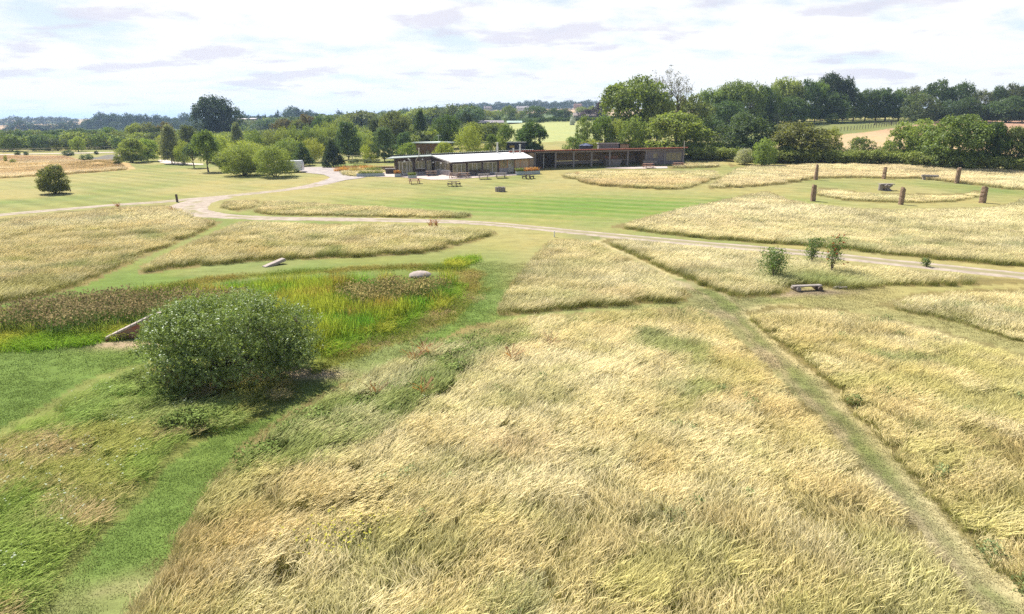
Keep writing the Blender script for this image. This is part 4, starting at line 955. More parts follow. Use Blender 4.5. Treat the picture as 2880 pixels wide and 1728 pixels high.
T('round', 412, 391, None, 58, 'light', 'round green bush beside the mound, right of the pair', ybase=454, name='shrub', cat='shrub')
T('bush', 370, 393, None, 78, 'light', 'large yellowish round bush beside the mound, left of the pair', ybase=458, name='shrub', cat='shrub', lod=18000)
T('willow', 514, 402, 150, 46, 'lime', 'lime willow showing between the birch and the whitebeams')
T('bush', 470, 380, 180, 64, 'lime', 'yellow green tree behind the tall birch', name='tree')
T('willow', 620, 388, 168, 64, 'lime', 'upright lime reeds below the huge oak', name='bamboo', cat='shrub')
T('round', 420, 347, 240, 50, 'silver', 'silvery crowned willow behind the pair of round bushes')
T('round', 382, 348, 240, 52, 'light', 'light green crown left of the silvery one')
T('round', 462, 346, 238, 52, 'brown', 'brown green crown right of the silvery one')
T('round', 440, 362, 222, 68, 'deep', 'deep green tree below the silvery crown')
T('bush', 500, 374, 210, 60, 'mid', 'dull green tree behind the cedar', name='tree')
# left middle distance
left_row = [('round',303,359,265,56,'mid','rounded green tree at the right of the dark wood row'),('round',226,363,270,56,'dark','dark tree left of the rounded green one'),('round',262,366,268,50,'dark','dark tree in the middle of the wood row'),
 ('round',170,367,275,70,'dark','wide dark tree in the left half of the wood row'),('round',200,368,272,54,'dark','dark crown between the wide and the middle tree'),('round',87,371,270,42,'mid','dull green tree above the left rail'),('round',113,374,262,42,'grey','grey green tree right of the dull green one'),
 ('column',55,368,255,34,'silver','silver poplar third from the left edge'),('column',15,374,250,44,'silver','silver poplar nearest the left edge'),('spruce',39,396,None,40,'deep','dark little spruce by the left rail'),('spruce',-2,396,None,34,'deep','dark spruce cut by the left edge'),
 ('column',130,388,235,28,'silver','slim silver birch by the rail'),('bush',95,406,None,26,'light','bright little bush behind the rail'),('bush',162,402,None,26,'lime','lime sapling bush behind the rail'),('bush',190,403,None,24,'light','small green bush left of the yellow sapling tree'),
 ('round',218,387,None,38,'lime','yellow green sapling tree standing before the rail'),('bush',253,395,235,38,'grey','grey bush right of the yellow sapling tree'),('round',240,383,245,34,'dark','dark small tree behind the yellow sapling tree'),('bush',284,388,235,48,'dark','dark rounded bush before the wood row'),
 ('bush',322,382,238,52,'mid','green rounded bush left of the yellowish bush'),('bush',345,398,222,44,'mid','low green bush touching the yellowish bush'),('bush',296,396,228,28,'brown','brown little bush before the wood row'),('bush',140,392,245,40,'mid','green bush in front of the wide dark tree'),('bush',70,400,240,40,'mid','green bush between poplar and spruce'),('bush',10,410,235,30,'mid','green bush at the foot of the left poplar')]
for k_, x_, yt_, Y_, w_, c_, l_ in left_row:
    T(k_, x_, yt_, Y_, w_, c_, l_, ybase=None if Y_ else {39:421,-2:421,95:421,162:424,190:421,218:427}[x_], name=None, cat='tree' if k_ != 'bush' else 'shrub')
for x_, yt_, w_, yb_, c_, l_ in [(191,423,30,439,'blue','grey gorse bush at the top of the orange meadow'),(243,434,36,454,'blue','larger grey gorse bush at the tip of the orange meadow'),(48,424,16,436,'blue','tiny grey bush by the water edge on the left'),(271,426,12,435,'deep','tiny dark bush on the bare soil'),
                              (36,448,18,461,'lime','little lime bush in the orange meadow'),(15,436,9,457,'lime','thin green sapling in the orange meadow'),(330,440,26,462,'olive','thorn scrub left of the mound'),(73,426,14,437,'blue','small bush second by the water edge')]:
    B(x_, yt_, w_, yb_, c_, l_)
B(148, 466, 78, 545, 'olive', 'lone hawthorn bush on the left lawn beside the leaning post', lod=18000, seed=2, name='hawthorn')
# trees behind the yellow field
for k_, x_, yt_, Y_, w_, c_, l_ in [('round',1366,311,430,50,'light','pale green ash left behind the farm sheds'),('round',1397,311,440,38,'light','pale ash right behind the farm sheds'),('round',1433,299,430,46,'mid','taller pale tree behind the green roofed stable'),('round',1466,313,440,32,'light','small pale tree left of the round dark tree'),
 ('round',1506,299,400,66,'dark','round dark tree at the top of the yellow field'),('round',1562,305,410,42,'dark','second dark tree at the top of the yellow field'),('round',1590,306,420,36,'grey','greyish tree left of the round bales'),('round',1637,301,520,40,'light','pale tree behind the round bales'),('round',1664,299,520,30,'light','small pale tree behind the cottage'),
 ('bush',1652,309,430,46,'purple','low purple plum tree before the cottage'),('round',1692,287,420,40,'purple','tall copper beech right of the cottage')]:
    T(k_, x_, yt_, Y_, w_, c_, l_)
# skyline trees: left far, left near ridge, centre ridge, hill
ORD = 'first second third fourth fifth sixth seventh eighth ninth tenth eleventh twelfth thirteenth fourteenth fifteenth sixteenth seventeenth eighteenth nineteenth twentieth'.split() + ['twenty ' + q for q in 'first second third fourth fifth sixth seventh eighth ninth'.split()]
def row(lst, Y, c, label, group, lod=1500, kind='round'):
    ws = [q[2] for q in lst]; big = np.percentile(ws, 66); small = np.percentile(ws, 33)
    for i_, (x_, yt_, w_) in enumerate(sorted(lst)):
        size = 'broad' if w_ > big else 'small' if w_ < small else 'middling'; where = 'leftmost' if i_ == 0 else 'rightmost' if i_ == len(lst) - 1 else ORD[i_] + ' from the left'
        T(kind, x_, yt_, Y * (1 + random.uniform(-.03, .03)), w_ * 1.15, c, size + ' ' + label + ', ' + where, group=group, lod=lod)
row([(8,336,22),(39,327,38),(60,331,26),(83,329,18),(105,331,26),(120,329,26),(146,329,30),(167,329,24),(188,331,24),(210,334,18)], 1250, 'bluefar', 'blue green tree on the distant left skyline', 'far left skyline trees')
row([(285,318,38),(303,322,26),(316,322,28),(332,322,28),(345,327,20),(359,321,30),(379,323,28),(393,322,26),(412,324,24),(433,325,30),(448,325,26),(469,328,24),(490,332,20),(521,320,36),(547,321,12),(500,333,30),(250,334,26),(268,330,22)], 820, 'deep', 'dark ridge oak left of the huge oak', 'ridge oaks left of the huge oak')
row([(681,316,34),(700,334,26),(729,324,14),(746,323,14),(782,314,14),(800,324,22)], 620, 'deep', 'dark tree by the farm roofs right of the huge oak', 'trees round the distant farm')
row([(808,308,26),(823,302,40),(840,305,30),(858,312,30),(872,312,28),(885,319,20),(907,321,30),(925,325,24),(940,323,28),(956,311,20),(978,321,24),(993,321,20),(1016,312,26),(1035,317,24),(1051,320,22),(1077,312,30),(1105,312,28),(1134,306,24),(1146,304,9),(1160,314,26),(1180,318,24)], 760, 'deep', 'dark tree on the long ridge left of the cafe', 'trees on the ridge above the thicket')
row([(1210,303,22),(1237,307,12),(1250,305,12),(1266,302,34),(1290,293,24),(1310,293,26),(1328,290,26),(1350,292,26),(1366,289,22),(1380,294,18),(1405,288,36),(1430,290,26),(1446,291,26),(1462,288,24),(1486,284,24),(1499,283,24),(1514,283,24),(1531,286,22),(1545,291,20),(1559,286,22),(1575,288,22),(1593,283,26),(1609,284,24),(1625,288,20),(1640,284,28),(1655,282,26),(1670,285,26),(1685,288,24),(1700,290,26)], 1180, 'bluefar', 'dark tree on the far central hilltop', 'trees on the central hilltop')
row([(61,341,40),(100,348,40),(135,351,46),(175,345,28),(202,343,32),(20,360,30),(30,350,22),(80,352,34),(118,356,40),(155,360,36)], 760, 'bluefar', 'blue green tree among the pale far fields', 'trees between the far fields')
# woods seen only as one mass
LIGHTS = np.array([GREENS['light'], GREENS['light'], GREENS['mid'], GREENS['lime'], GREENS['grey']]); MIDS = np.array([GREENS['mid'], GREENS['dark'], GREENS['grey'], GREENS['olive'], GREENS['blue'], GREENS['light']])
def wood(name, areas, label, dens, hh=(9, 6), pal=None):
    X = []; Y = []
    for P, s in areas:
        P = poly(P, False); x0, y0 = P.min(0); x1, y1 = P.max(0); n = int((x1 - x0) * (y1 - y0) / (s * s)) + 5; n = min(n, 60000)
        x = x0 + RNG.random(n) * (x1 - x0); y = y0 + RNG.random(n) * (y1 - y0); m = inside(P, x, y); X.append(x[m]); Y.append(y[m])
    X = np.concatenate(X); Y = np.concatenate(Y); n = len(X)
    if n > dens: k = RNG.choice(n, dens, False); X = X[k]; Y = Y[k]; n = dens
    c = lerp(np.tile(np.array(GREENS['bluefar']), (n, 1)), np.array([.07, .10, .045]), fbm(X, Y, 60, 3, 201)); h = hh[0] + hh[1] * RNG.random(n); w = h * (.9 + .4 * RNG.random(n))
    if pal is not None: c = pal[RNG.integers(0, len(pal), n)] * (.85 + .3 * RNG.random((n, 1)))
    scatter(name, FARW, X, Y, RNG.random(n) * 6.28, np.stack([w, w, h], 1), RNG.integers(0, 3, n), c, c, label, 'woodland', -.5); print(name, n)
LEAFI = foliage_mat('far_leaves', 'instance', .3)
FARW = bpy.data.collections.new('far_wood')
for i in range(3):
    P_, D_, A_ = crown('round', 300 + i, 1300, .036); V_, F_ = leaves_at(P_, D_, .036, np.random.default_rng(i)); me_ = np_mesh('far_tree_%d' % i, V_, F_, (LEAFI,))
    set_leaf(me_, np.repeat(RNG.random((len(P_), 3)), 4, 0)); FARW.objects.link(bpy.data.objects.new('far_tree_%d' % i, me_))
wood('far_woodland', [([(330,352),(380,349),(560,347),(600,352),(600,372),(500,378),(330,374),(215,366),(240,358)], 13), ([(640,348),(760,345),(860,343),(1060,338),(1180,334),(1180,348),(1060,355),(860,362),(700,368),(640,372)], 13),
   ([(1180,320),(1300,310),(1450,300),(1600,306),(1450,310),(1300,322),(1180,332)], 16), ([(-100,337.6),(600,337.2),(600,338.2),(-100,339)], 90)], 'dark woodland covering the far slopes', 1700, (6, 5))
wood('thicket', [([(565,402),(700,399),(880,399),(1060,394),(1180,392),(1300,390),(1400,388),(1400,398),(1250,412),(1060,424),(940,430),(860,440),(760,440),(640,432),(560,425)], 3.2)], 'low willow thicket filling the ground behind the car park', 1500, (3.2, 2.4), LIGHTS)
wood('left_thicket', [([(-60,398),(100,396),(300,392),(480,388),(580,392),(560,430),(500,436),(400,434),(300,424),(150,425),(0,428),(-60,428)], 4.5)], 'mixed young trees and scrub filling the ground behind the left rail', 1300, (3, 3.2), MIDS)
wood('hillside_trees', [([(640,372),(760,366),(900,362),(1060,356),(1200,352),(1330,350),(1330,362),(1180,372),(1000,382),(800,386),(640,388)], 8)], 'mixed trees of the middle distance behind the thicket', 900, (7, 5), MIDS)
# the half bare tree
def bare_tree():
    Y = 174; X = xat(1909, Y, 12); z0 = float(ter(X, Y)); H = zat(186, Y) - z0; o = empty('tree', (X, Y, z0), 0, 'tall half bare tree with thin twisted branches and a few leaf tufts at the tips', 'tree'); b = MB(); rr = random.Random(12); tips = []
    def grow(p, d, L, r0, lev):
        pts = [p]; q = p.copy(); dd = d.copy(); n = 5
        for i in range(n):
            dd = (dd + Vector((rr.gauss(0, .22), rr.gauss(0, .22), rr.gauss(.05, .12)))).normalized(); q = q + dd * (L / n); pts.append(q.copy())
        b.tube(pts, [r0 * (1 - .75 * i / n) for i in range(n + 1)], 5 if lev else 7, False)
        if lev >= 4: tips.append((q.copy(), dd.copy())); return
        for i in range(3 if lev < 3 else 2):
            k = rr.randrange(2, n + 1); nd = (dd + Vector((rr.gauss(0, .7), rr.gauss(0, .7), rr.gauss(.25, .35)))).normalized(); grow(pts[k], nd, L * (.55 + .2 * rr.random()), r0 * .48, lev + 1)
        tips.append((q.copy(), dd.copy()))
    for d, L, r0 in ((( -.12, 0, 1), .62, .34), ((.10, .1, 1), .70, .30), ((.42, 0, .9), .60, .26), ((-.30, .1, .9), .55, .22)): grow(Vector((0, 0, H * .22)), Vector(d).normalized(), H * L * .62, r0, 1)
    b.tube([(0, 0, -.2), (0, 0, H * .24)], [.55, .42], 9); b.build('trunk', BARK, o, smooth=True)
    r = np.random.default_rng(5); E = np.array([tuple(t[0]) for t in tips]); E = E[E[:, 2] > H * .55]; k = r.choice(len(E), int(len(E) * .8), False); P = np.repeat(E[k], 26, 0) + r.normal(0, .33, (len(k) * 26, 3)); P[:, 2] = np.minimum(P[:, 2], H)
    V, F = leaves_at(P, P * 0 + np.array([0, 0, 1.]), .13, r); me = np_mesh('crown', V, F, (LEAFM,)); set_leaf(me, np.repeat(r.random((len(P), 3)), 4, 0)); c = bpy.data.objects.new('crown', me); link(c, o); c.color = (.10, .10, .06, 1)
bare_tree()
# ------------------------------------------------------------------ the big sallow bush in the left foreground
def big_bush():
    X0, Y0 = -10.75, 24.6; z0 = float(ter(X0, Y0)); r = np.random.default_rng(77); lobes = []
    for i in range(70):
        a = i * 2.4; u = r.random() * 1.25 - .30; q = sqrt(max(0, 1 - min(1, abs(u)) ** 2)); rad = .42 + .38 * r.random()
        lobes.append((cos(a) * q * 2.65 * (1 + r.normal(0, .11)), sin(a) * q * 2.3 * (1 + r.normal(0, .11)), max(.35, 1.25 + u * 1.75 + r.normal(0, .1)), rad))
    for i in range(16): a = i * 2.4; lobes.append((cos(a) * 2.2 * sqrt((i + .5) / 16), sin(a) * 1.9 * sqrt((i + .5) / 16), 1.4, .7))
    for i in range(16): a = i * pi / 8; lobes.append((cos(a) * 2.15, sin(a) * 1.85, .5, .62))
    for q in [(2.75, -.9, .9, .45), (3.0, -.3, 1.3, .4), (-2.9, .2, 1.6, .5), (-3.05, -.4, 1.0, .42), (-.3, .2, 2.95, .5), (1.6, .3, 2.75, .45), (-1.5, .1, 2.8, .5)]: lobes.append(q)
    A = np.array(lobes); nt_ = 8200; pick = r.choice(len(A), nt_, p=A[:, 3] ** 2 / (A[:, 3] ** 2).sum())
    d = unit(r.normal(0, 1, (nt_, 3))); d[:, 2] = np.where(d[:, 2] < -.4, -d[:, 2], d[:, 2])
    Cc = A[pick, :3] + d * A[pick, 3:4] * (1 - np.abs(r.normal(0, .22, (nt_, 1))))
    # young shoots rise along the twigs: leaves strung on short upright stems
    k = 14; t = np.tile(np.linspace(0, 1, k), nt_); sh = unit(d * .8 + np.array([.15, 0, .9]) + r.normal(0, .3, d.shape)) * (.14 + .42 * r.random((nt_, 1)) ** 2)
    P = np.repeat(Cc, k, 0) + np.repeat(sh, k, 0) * t[:, None] + r.normal(0, .028, (nt_ * k, 3)); D = np.repeat(d, k, 0); P[:, 2] = np.maximum(P[:, 2], .03)
    V, F = leaves_at(P, D, .036, r, up=.4, aspect=.55, spread=.8)
    me = np_mesh('crown', V, F, (BUSHM,)); set_leaf(me, np.repeat(np.stack([r.random(len(P)) * .8 + .2 * np.repeat(r.random(nt_), k), r.random(len(P)), t * 0], 1), 4, 0))
    o = empty('sallow_bush', (X0, Y0, z0), 0, 'big dense green sallow bush in the left foreground casting a deep shadow', 'bush')
    o.scale = (1.04, 1, .86); link(bpy.data.objects.new('crown', me), o)
    b = MB(); rr = random.Random(4)
    for i in range(16):
        a = i * 2.4; L = lobes[rr.randrange(70)]; s = Vector((cos(a) * .25, sin(a) * .25, -.1)); e = Vector(L[:3]); b.tube([s, s.lerp(e, .35) + Vector((0, 0, .25)), s.lerp(e, .7) + Vector((0, 0, .1)), e], [.06, .045, .03, .012], 6)
    for i in range(260):
        q = rr.randrange(len(lobes)); e = Vector(lobes[q][:3]); p = e + Vector((rr.gauss(0, .4), rr.gauss(0, .4), rr.gauss(0, .4))); p.z = max(.1, p.z); b.tube([e, p], [.012, .005], 4, False)
    b.build('trunk', BARK, o, smooth=True)
BUSHM = foliage_mat('sallow_leaves', 'fixed', .30, .42, (.22, .29, .105), .03)
big_bush()

# three rowan saplings, one with orange berries
def sapling(x, yt, yb, w, label, seed, berries=False, n=420, stemmy=.3, name='rowan'):
    X, Y = at(x, yb); z0 = float(ter(X, Y)); H = zat(yt, Y) - z0; Wd = w / FPX * (Y * cos(PITCH) + (CAMZ - z0) * sin(PITCH)); r = np.random.default_rng(seed)
    o = empty(name, (X, Y, z0), 0, label, 'tree'); b = MB(); ends = []
    for i in range(4):
        a = i * 1.7; p = [Vector((0, 0, -.05))]; L = H * (.75 + .25 * r.random()) if i else H * .98
        for k in range(1, 6): p.append(Vector((cos(a) * Wd * .22 * (k / 5) * (1 if i else .1) + (.12 * H * (k / 5) ** 2 if name == 'rowan' else 0) * .5, sin(a) * Wd * .2 * (k / 5), L * k / 5)))
        b.tube(p, [.035, .028, .022, .016, .010, .005], 6); ends += p[2:]
        for k in range(2, 6):
            for q in range(3):
                e = p[k] + Vector((r.normal(0, Wd * .17), r.normal(0, Wd * .17), r.random() * .22 * H * .5)); b.tube([p[k], e], [.012, .004], 4); ends.append(e)
    b.build('trunk', BARK, o, smooth=True)
    E = np.array([tuple(e) for e in ends]); E = E[E[:, 2] > stemmy * H]; P = E[r.integers(0, len(E), n)] + r.normal(0, .13 * Wd, (n, 3)) * np.array([1, 1, .9]); k = 7
    P = np.repeat(P, k, 0) + r.normal(0, .09, (n * k, 3)); P[:, 2] = np.clip(P[:, 2], stemmy * H * .7, H)
    V, F = leaves_at(P, unit(P - np.array([0, 0, H * .5])), .05, r, aspect=.45, spread=.9); me = np_mesh('crown', V, F, (LEAFM,)); set_leaf(me, np.repeat(r.random((len(P), 3)), 4, 0))
    c = link(bpy.data.objects.new('crown', me), o) or None
    cr = [q for q in o.children if q.name.startswith('crown')][0]; cr.color = (.13, .20, .065, 1)
    if berries:
        bb = MB()
        for i in range(26):
            p = Vector(tuple(E[r.integers(0, len(E))])) + Vector((r.normal(0, .14), r.normal(0, .14) - .1, r.normal(0, .12)))
            for q in range(5):
                s = .035; c_ = p + Vector((r.normal(0, .04), r.normal(0, .04), r.normal(0, .03))); bb.add([c_ + Vector(v) * s for v in ((1,0,0),(-1,0,0),(0,1,0),(0,-1,0),(0,0,1),(0,0,-1))], [(0,2,4),(2,1,4),(1,3,4),(3,0,4),(2,0,5),(1,2,5),(3,1,5),(0,3,5)])
        bb.build('berries', surf('rowan_berries', (.55, .16, .03), (.42, .09, .02), .5), o)
sapling(2176, 702, 788, 92, 'bushy rowan sapling left of the log bench', 1, False, 400, .18)
sapling(2281, 672, 748, 52, 'upright rowan sapling standing nearest the track, without berries', 2, False, 210, .35)
sapling(2337, 668, 775, 56, 'leaning rowan sapling with orange berries beside the log bench', 3, True, 200, .28)
sapling(2605, 728, 752, 26, 'tiny green sapling poking through the grass by the track', 4, False, 50, .1, 'sapling')

# ------------------------------------------------------------------ wood, stone and metal
GREYWOOD = surf('weathered_wood', (.34, .30, .27), (.22, .19, .17), .85, 6, stretch=(1, 1, .3), bump=.3)
DARKWOOD = surf('dark_wood', (.13, .095, .08), (.08, .06, .05), .8, 6, bump=.2)
TABLEW = surf('brown_table_wood', (.34, .23, .17), (.25, .17, .13), .8, 5)
REDWOOD = surf('red_brown_wood', (.42, .24, .17), (.30, .17, .12), .8, 5)
STONE = surf('ironstone', (.33, .225, .15), (.19, .13, .09), .95, 2.2, bump=.9, det=8)
PALESTONE = surf('pale_stone', (.46, .38, .33), (.30, .26, .24), .95, 3, bump=.6)
FLUEM = surf('flue_steel', (.62, .62, .62), (.45, .44, .43), .35, 4, metal=.6)
WHITEP = surf('white_paint', (.80, .80, .78), (.70, .70, .68), .5, 2)
GLASS = surf('window_glass', (.05, .055, .05), (.09, .085, .07), .12, 1.3, spec=.9)
BLACKM = surf('black_rubber', (.03, .03, .032), (.02, .02, .02), .7, 4)

# ------------------------------------------------------------------ standing stones
def stone(x, yt, yb, w, label, seed, topcut=0.0, th=.35, turn=0.0, lean=0.0, taper=.8):
    X, Y = at(x, yb); z0 = float(ter(X, Y)); H = zat(yt, Y) - z0; Wd = .80 * w / FPX * (Y * cos(PITCH) + (CAMZ - z0) * sin(PITCH)); r = np.random.default_rng(seed); n = 14; m = 16
    V = []; 
    for i in range(n + 1):
        t = i / n; k = (1 - (1 - taper) * t) * (1 if t < .93 else .9); dr = r.normal(0, .010)
        for j in range(m):
            a = 2 * pi * j / m + .2; cx = abs(cos(a)) ** .45 * np.sign(cos(a)); cy = abs(sin(a)) ** .45 * np.sign(sin(a))
            px_ = cx * Wd / 2 * k * (1 + r.normal(0, .035)) + dr + lean * t * H; py_ = cy * Wd / 2 * th * 1.6 * k * (1 + r.normal(0, .06))
            pz = (t * (H + .3) - .3); pz = pz - (topcut * H * (.5 + cx * .5) * max(0, t - .86) / .14 if topcut > 0 else -topcut * 0 + (-topcut) * H * (.5 - cx * .5) * max(0, t - .86) / .14)
            V.append((px_, py_, pz + (r.normal(0, .02) if t > .9 else 0)))
    V.append((lean * H, 0, H - abs(topcut) * H * .45)); F = [(i*m+j, i*m+(j+1)%m, (i+1)*m+(j+1)%m, (i+1)*m+j) for i in range(n) for j in range(m)] + [(n*m+j, n*m+(j+1)%m, len(V)-1) for j in range(m)]
    b = MB(); b.add(V, F); o = b.build('standing_stone', STONE, None, (X, Y, z0)); o.rotation_euler = (0, 0, turn)
    tag(o, label, 'standing stone', 'standing stones of the circle'); return o
stone(2293, 462, 506, 14, 'tall tapering standing stone at the back left of the circle', 1, .06, .5, .3, taper=.55, lean=.05)
stone(2485, 470, 504, 9, 'slimmest standing stone, at the back middle of the circle', 2, .04, .9, .5, lean=.06)
stone(2690, 472, 516, 18, 'broad inscribed looking slab at the back right of the circle', 3, -.03, .35, .5, lean=.07, taper=.9)
stone(2286, 519, 566, 17, 'round shouldered standing stone at the front left of the circle', 4, .08, .5, .3, taper=.85)
stone(2533, 526, 576, 15, 'pale standing stone with slanted top at the front middle of the circle', 5, .14, .6, .35, lean=.04, taper=.95)
stone(2762, 524, 571, 20, 'thick reddish standing stone at the front right of the circle', 6, .10, .6, .5, lean=.05, taper=.9)

def ground_at(x, y): X, Y = at(x, y); return X, Y, float(ter(X, Y))
# ------------------------------------------------------------------ stump table, benches, logs
def log(b, a, c, r0, seed=0, n=12):
    rr = random.Random(seed); a = Vector(a); c = Vector(c); b.tube([a.lerp(c, t) + Vector((0, 0, rr.gauss(0, .015))) for t in (0, .2, .4, .6, .8, 1)], [r0 * (1 + rr.gauss(0, .06)) for _ in range(6)], n)
def make_stump():
    X, Y, z = ground_at(2490, 536); o = empty('stump_table', (X, Y, z), 0, 'split grey tree stump lying in the middle of the stone circle', 'stump'); o.scale = (.78, .78, .78); rr = np.random.default_rng(3); b = MB()
    for i in range(9):
        a = i * .7; b.tube([(cos(a) * .7 + .15 * i / 9, sin(a) * .4, -.05), (cos(a) * .45, sin(a) * .3, .45), (cos(a) * .9, sin(a) * .5, .95 + .1 * rr.random())], [.30, .22, .34], 8)
    b.tube([(-.85, 0, 0), (-.85, 0, 1.0)], [.38, .34], 10); b.build('stump', GREYWOOD, o, smooth=False)
    t = MB(); t.box(-1.15, 1.25, -.5, .5, 1.0, 1.12); t.build('slab_top', GREYWOOD, o, bevel=.03)
make_stump()
def log_bench(x, y, L, turn, label, h=.42, dark=True):
    X, Y, z = ground_at(x, y); o = empty('log_bench', (X, Y, z), turn, label, 'bench'); s = MB()
    s.box(-L / 2, L / 2, -.17, .17, h, h + .07); s.build('seat', GREYWOOD, o, bevel=.02)
    for q in (-1, 1):
        b = MB(); log(b, (q * L * .38, -.34, .13), (q * L * .38, .34, .13), .13, 3 + q, 12); b.build('log_support', GREYWOOD if q < 0 else DARKWOOD, o)
log_bench(2268, 817, 1.75, R(9), 'long plank bench on two cut logs beside the path and saplings', .24)
X, Y, z = ground_at(2614, 506); o = empty('log_bench', (X, Y, z), R(-5), 'half log bench between two back stones of the circle', 'bench')
b = MB(); log(b, (-1.15, 0, .55), (1.15, 0, .50), .19, 1); b.build('seat', GREYWOOD, o)
for q in (-.8, .8): b = MB(); b.box(q - .14, q + .14, -.2, .2, -.05, .38); b.build('leg', GREYWOOD, o, bevel=.02)
X, Y, z = ground_at(2345, 813); b = MB(); log(b, (0, 0, .06), (.5, .25, .07), .08, 5); log(b, (.25, .05, .07), (.7, -.1, .10), .06, 6); tag(b.build('branch', GREYWOOD, None, (X, Y, z)), 'broken branches on the soil right of the plank bench', 'branch')
X, Y, z = ground_at(742, 752); X2, Y2, z2 = ground_at(800, 741); b = MB(); b.beam((X, Y, z - .05), (X2, Y2, z2 + .28), .45, .22); o = b.build('fallen_stone', PALESTONE, None, bevel=.06); tag(o, 'long pale stone slab lying tilted on the bank above the reeds', 'stone')
# boulder in the reeds
X, Y, z = ground_at(1182, 772); r = np.random.default_rng(9); V = []; m = 18
for i in range(9):
    t = i / 8 * pi / 2
    for j in range(m): a = 2 * pi * j / m; V.append((cos(a) * cos(t) * 1.05 * (1 + r.normal(0, .04)), sin(a) * cos(t) * .7 * (1 + r.normal(0, .04)), sin(t) * .55 + r.normal(0, .015) - .1))
b = MB(); b.add(V, [(i*m+j, i*m+(j+1)%m, (i+1)*m+(j+1)%m, (i+1)*m+j) for i in range(8) for j in range(m)]); o = b.build('boulder', PALESTONE, None, (X, Y, z - .06), smooth=True); o.scale = (.72, .8, .62); tag(o, 'smooth pinkish boulder at the far edge of the pond rushes', 'boulder')
# brick ramp wall under the bush
def ramp_wall():
    A = Vector((*at(296, 960), 0)); B_ = Vector((*at(448, 943), 0)); A.z = float(ter(A.x, A.y)); o = empty('ramp_wall', A, atan2(B_.y - A.y, B_.x - A.x), 'sloping red painted brick wall with pale stone coping beside the big bush', 'wall')
    L = (B_ - A).length * 1.1; h = lambda s: .05 + min(.9, .42 * s)
    RED = surf('red_brick', (.42, .13, .075), (.34, .25, .20), .9, 2.2, det=8)
    w = MB(); seg = 24
    for i in range(seg):
        s0, s1 = L * i / seg, L * (i + 1) / seg; w.add([(s0, 0, -.3), (s1, 0, -.3), (s1, .18, -.3), (s0, .18, -.3), (s0, 0, h(s0)), (s1, 0, h(s1)), (s1, .18, h(s1)), (s0, .18, h(s0))], [(0,3,2,1),(4,5,6,7),(0,1,5,4),(2,3,7,6)] + ([(0,4,7,3)] if i == 0 else []) + ([(1,2,6,5)] if i == seg - 1 else []))
    w.build('wall', RED, o)
    for i in range(9):
        s0 = L * i / 9 + .01; s1 = L * (i + 1) / 9 - .01; c = MB(); v = [(s, y_, h(s) + zz) for zz in (.004, .10) for s, y_ in ((s0, -.04), (s1, -.04), (s1, .22), (s0, .22))]; c.add(v, [(0,3,2,1),(4,5,6,7),(0,1,5,4),(1,2,6,5),(2,3,7,6),(3,0,4,7)]); c.build('coping_stone', PALESTONE, o)
    t = MB(); t.tube([(1.55, -.25, .10), (1.55, -.02, .12)], .13, 12); t.build('drain_pipe', DARKWOOD, o)
ramp_wall()
# posts
def post(x, yb, yt, label, w=.12, lean=(0, 0), mat=None, name='wooden_post'):
    X, Y, z = ground_at(x, yb); H = zat(yt, Y) - z; b = MB(); b.beam((0, 0, -.2), (lean[0], lean[1], H), w, w); o = b.build(name, mat or DARKWOOD, None, (X, Y, z), bevel=.01); return tag(o, label, 'post')
post(499, 569, 547, 'dark wooden post at the fork of the gravel drive', .20, (-.04, 0))
post(200, 538, 515, 'thin dark post leaning beside the lone hawthorn', .10, (-.35, 0))
post(1559, 667, 650, 'short pale marker post at the point of the triangle meadow', .09, (0, 0), WHITEP)

# ------------------------------------------------------------------ picnic tables
def picnic(x, y, turn, label, mat, style='long', sc=1.0):
    X, Y, z = ground_at(x, y); o = empty('picnic_table', (X, Y, z), R(turn), label, 'picnic table', 'picnic tables round the cafe'); o.scale = (sc, sc, sc)
    t = MB()
    for i in range(4): t.box(-.9, .9, -.36 + i * .185, -.36 + i * .185 + .17, .72, .76)
    t.build('table_top', mat, o)
    if style == 'long':
        for s in (-1, 1):
            b = MB(); b.box(-.9, .9, s * .68 - .13, s * .68 + .13, .43, .47); b.build('bench_seat', mat, o)
            b = MB(); b.beam((s * .62, -.80, 0), (s * .62, -.12, .72), .09, .05); b.beam((s * .62, .80, 0), (s * .62, .12, .72), .09, .05); b.box(s * .62 - .045, s * .62 + .045, -.82, .82, .36, .43); b.build('leg_frame', mat, o)
    else:
        for k in range(4):
            a = k * pi / 2; M = Matrix.Rotation(a, 4, 'Z'); b = MB(); b.box(-.42, .42, -1.05, -.78, .42, .47, M); b.build('bench_seat', mat, o)
            b = MB(); b.box(-.38, -.30, -1.0, -.2, .30, .40, M); b.box(.30, .38, -1.0, -.2, .30, .40, M); b.box(-.38, -.30, -.98, -.88, 0, .42, M); b.box(.30, .38, -.98, -.88, 0, .42, M); b.box(-.36, -.28, -.36, -.28, 0, .72, M); b.build('leg_frame', mat, o)
    return o
picnic(1166, 517, 20, 'red brown picnic table standing alone on the lawn', REDWOOD, 'long', 1.0)
picnic(1213, 495, 12, 'picnic table against the cafe side windows', TABLEW, 'long')
picnic(1278, 501, -8, 'left one of two touching brown picnic tables on the paving', TABLEW, 'long')
picnic(1304, 500, -14, 'right one of two touching brown picnic tables on the paving', TABLEW, 'long')
picnic(1277, 524, 5, 'dark square picnic table with four seats, in front of the paving', DARKWOOD, 'square', .92)
picnic(1360, 504, 3, 'grey picnic table on the lawn edge before the middle windows', GREYWOOD, 'long')
picnic(1408, 501, 5, 'grey picnic table on the lawn edge before the cafe door', GREYWOOD, 'long')
picnic(1485, 503, 5, 'dark square picnic table in front of the long planter', DARKWOOD, 'square', .9)
picnic(1823, 473, 12, 'brown picnic table before the shingled end room of the barn', REDWOOD, 'long')
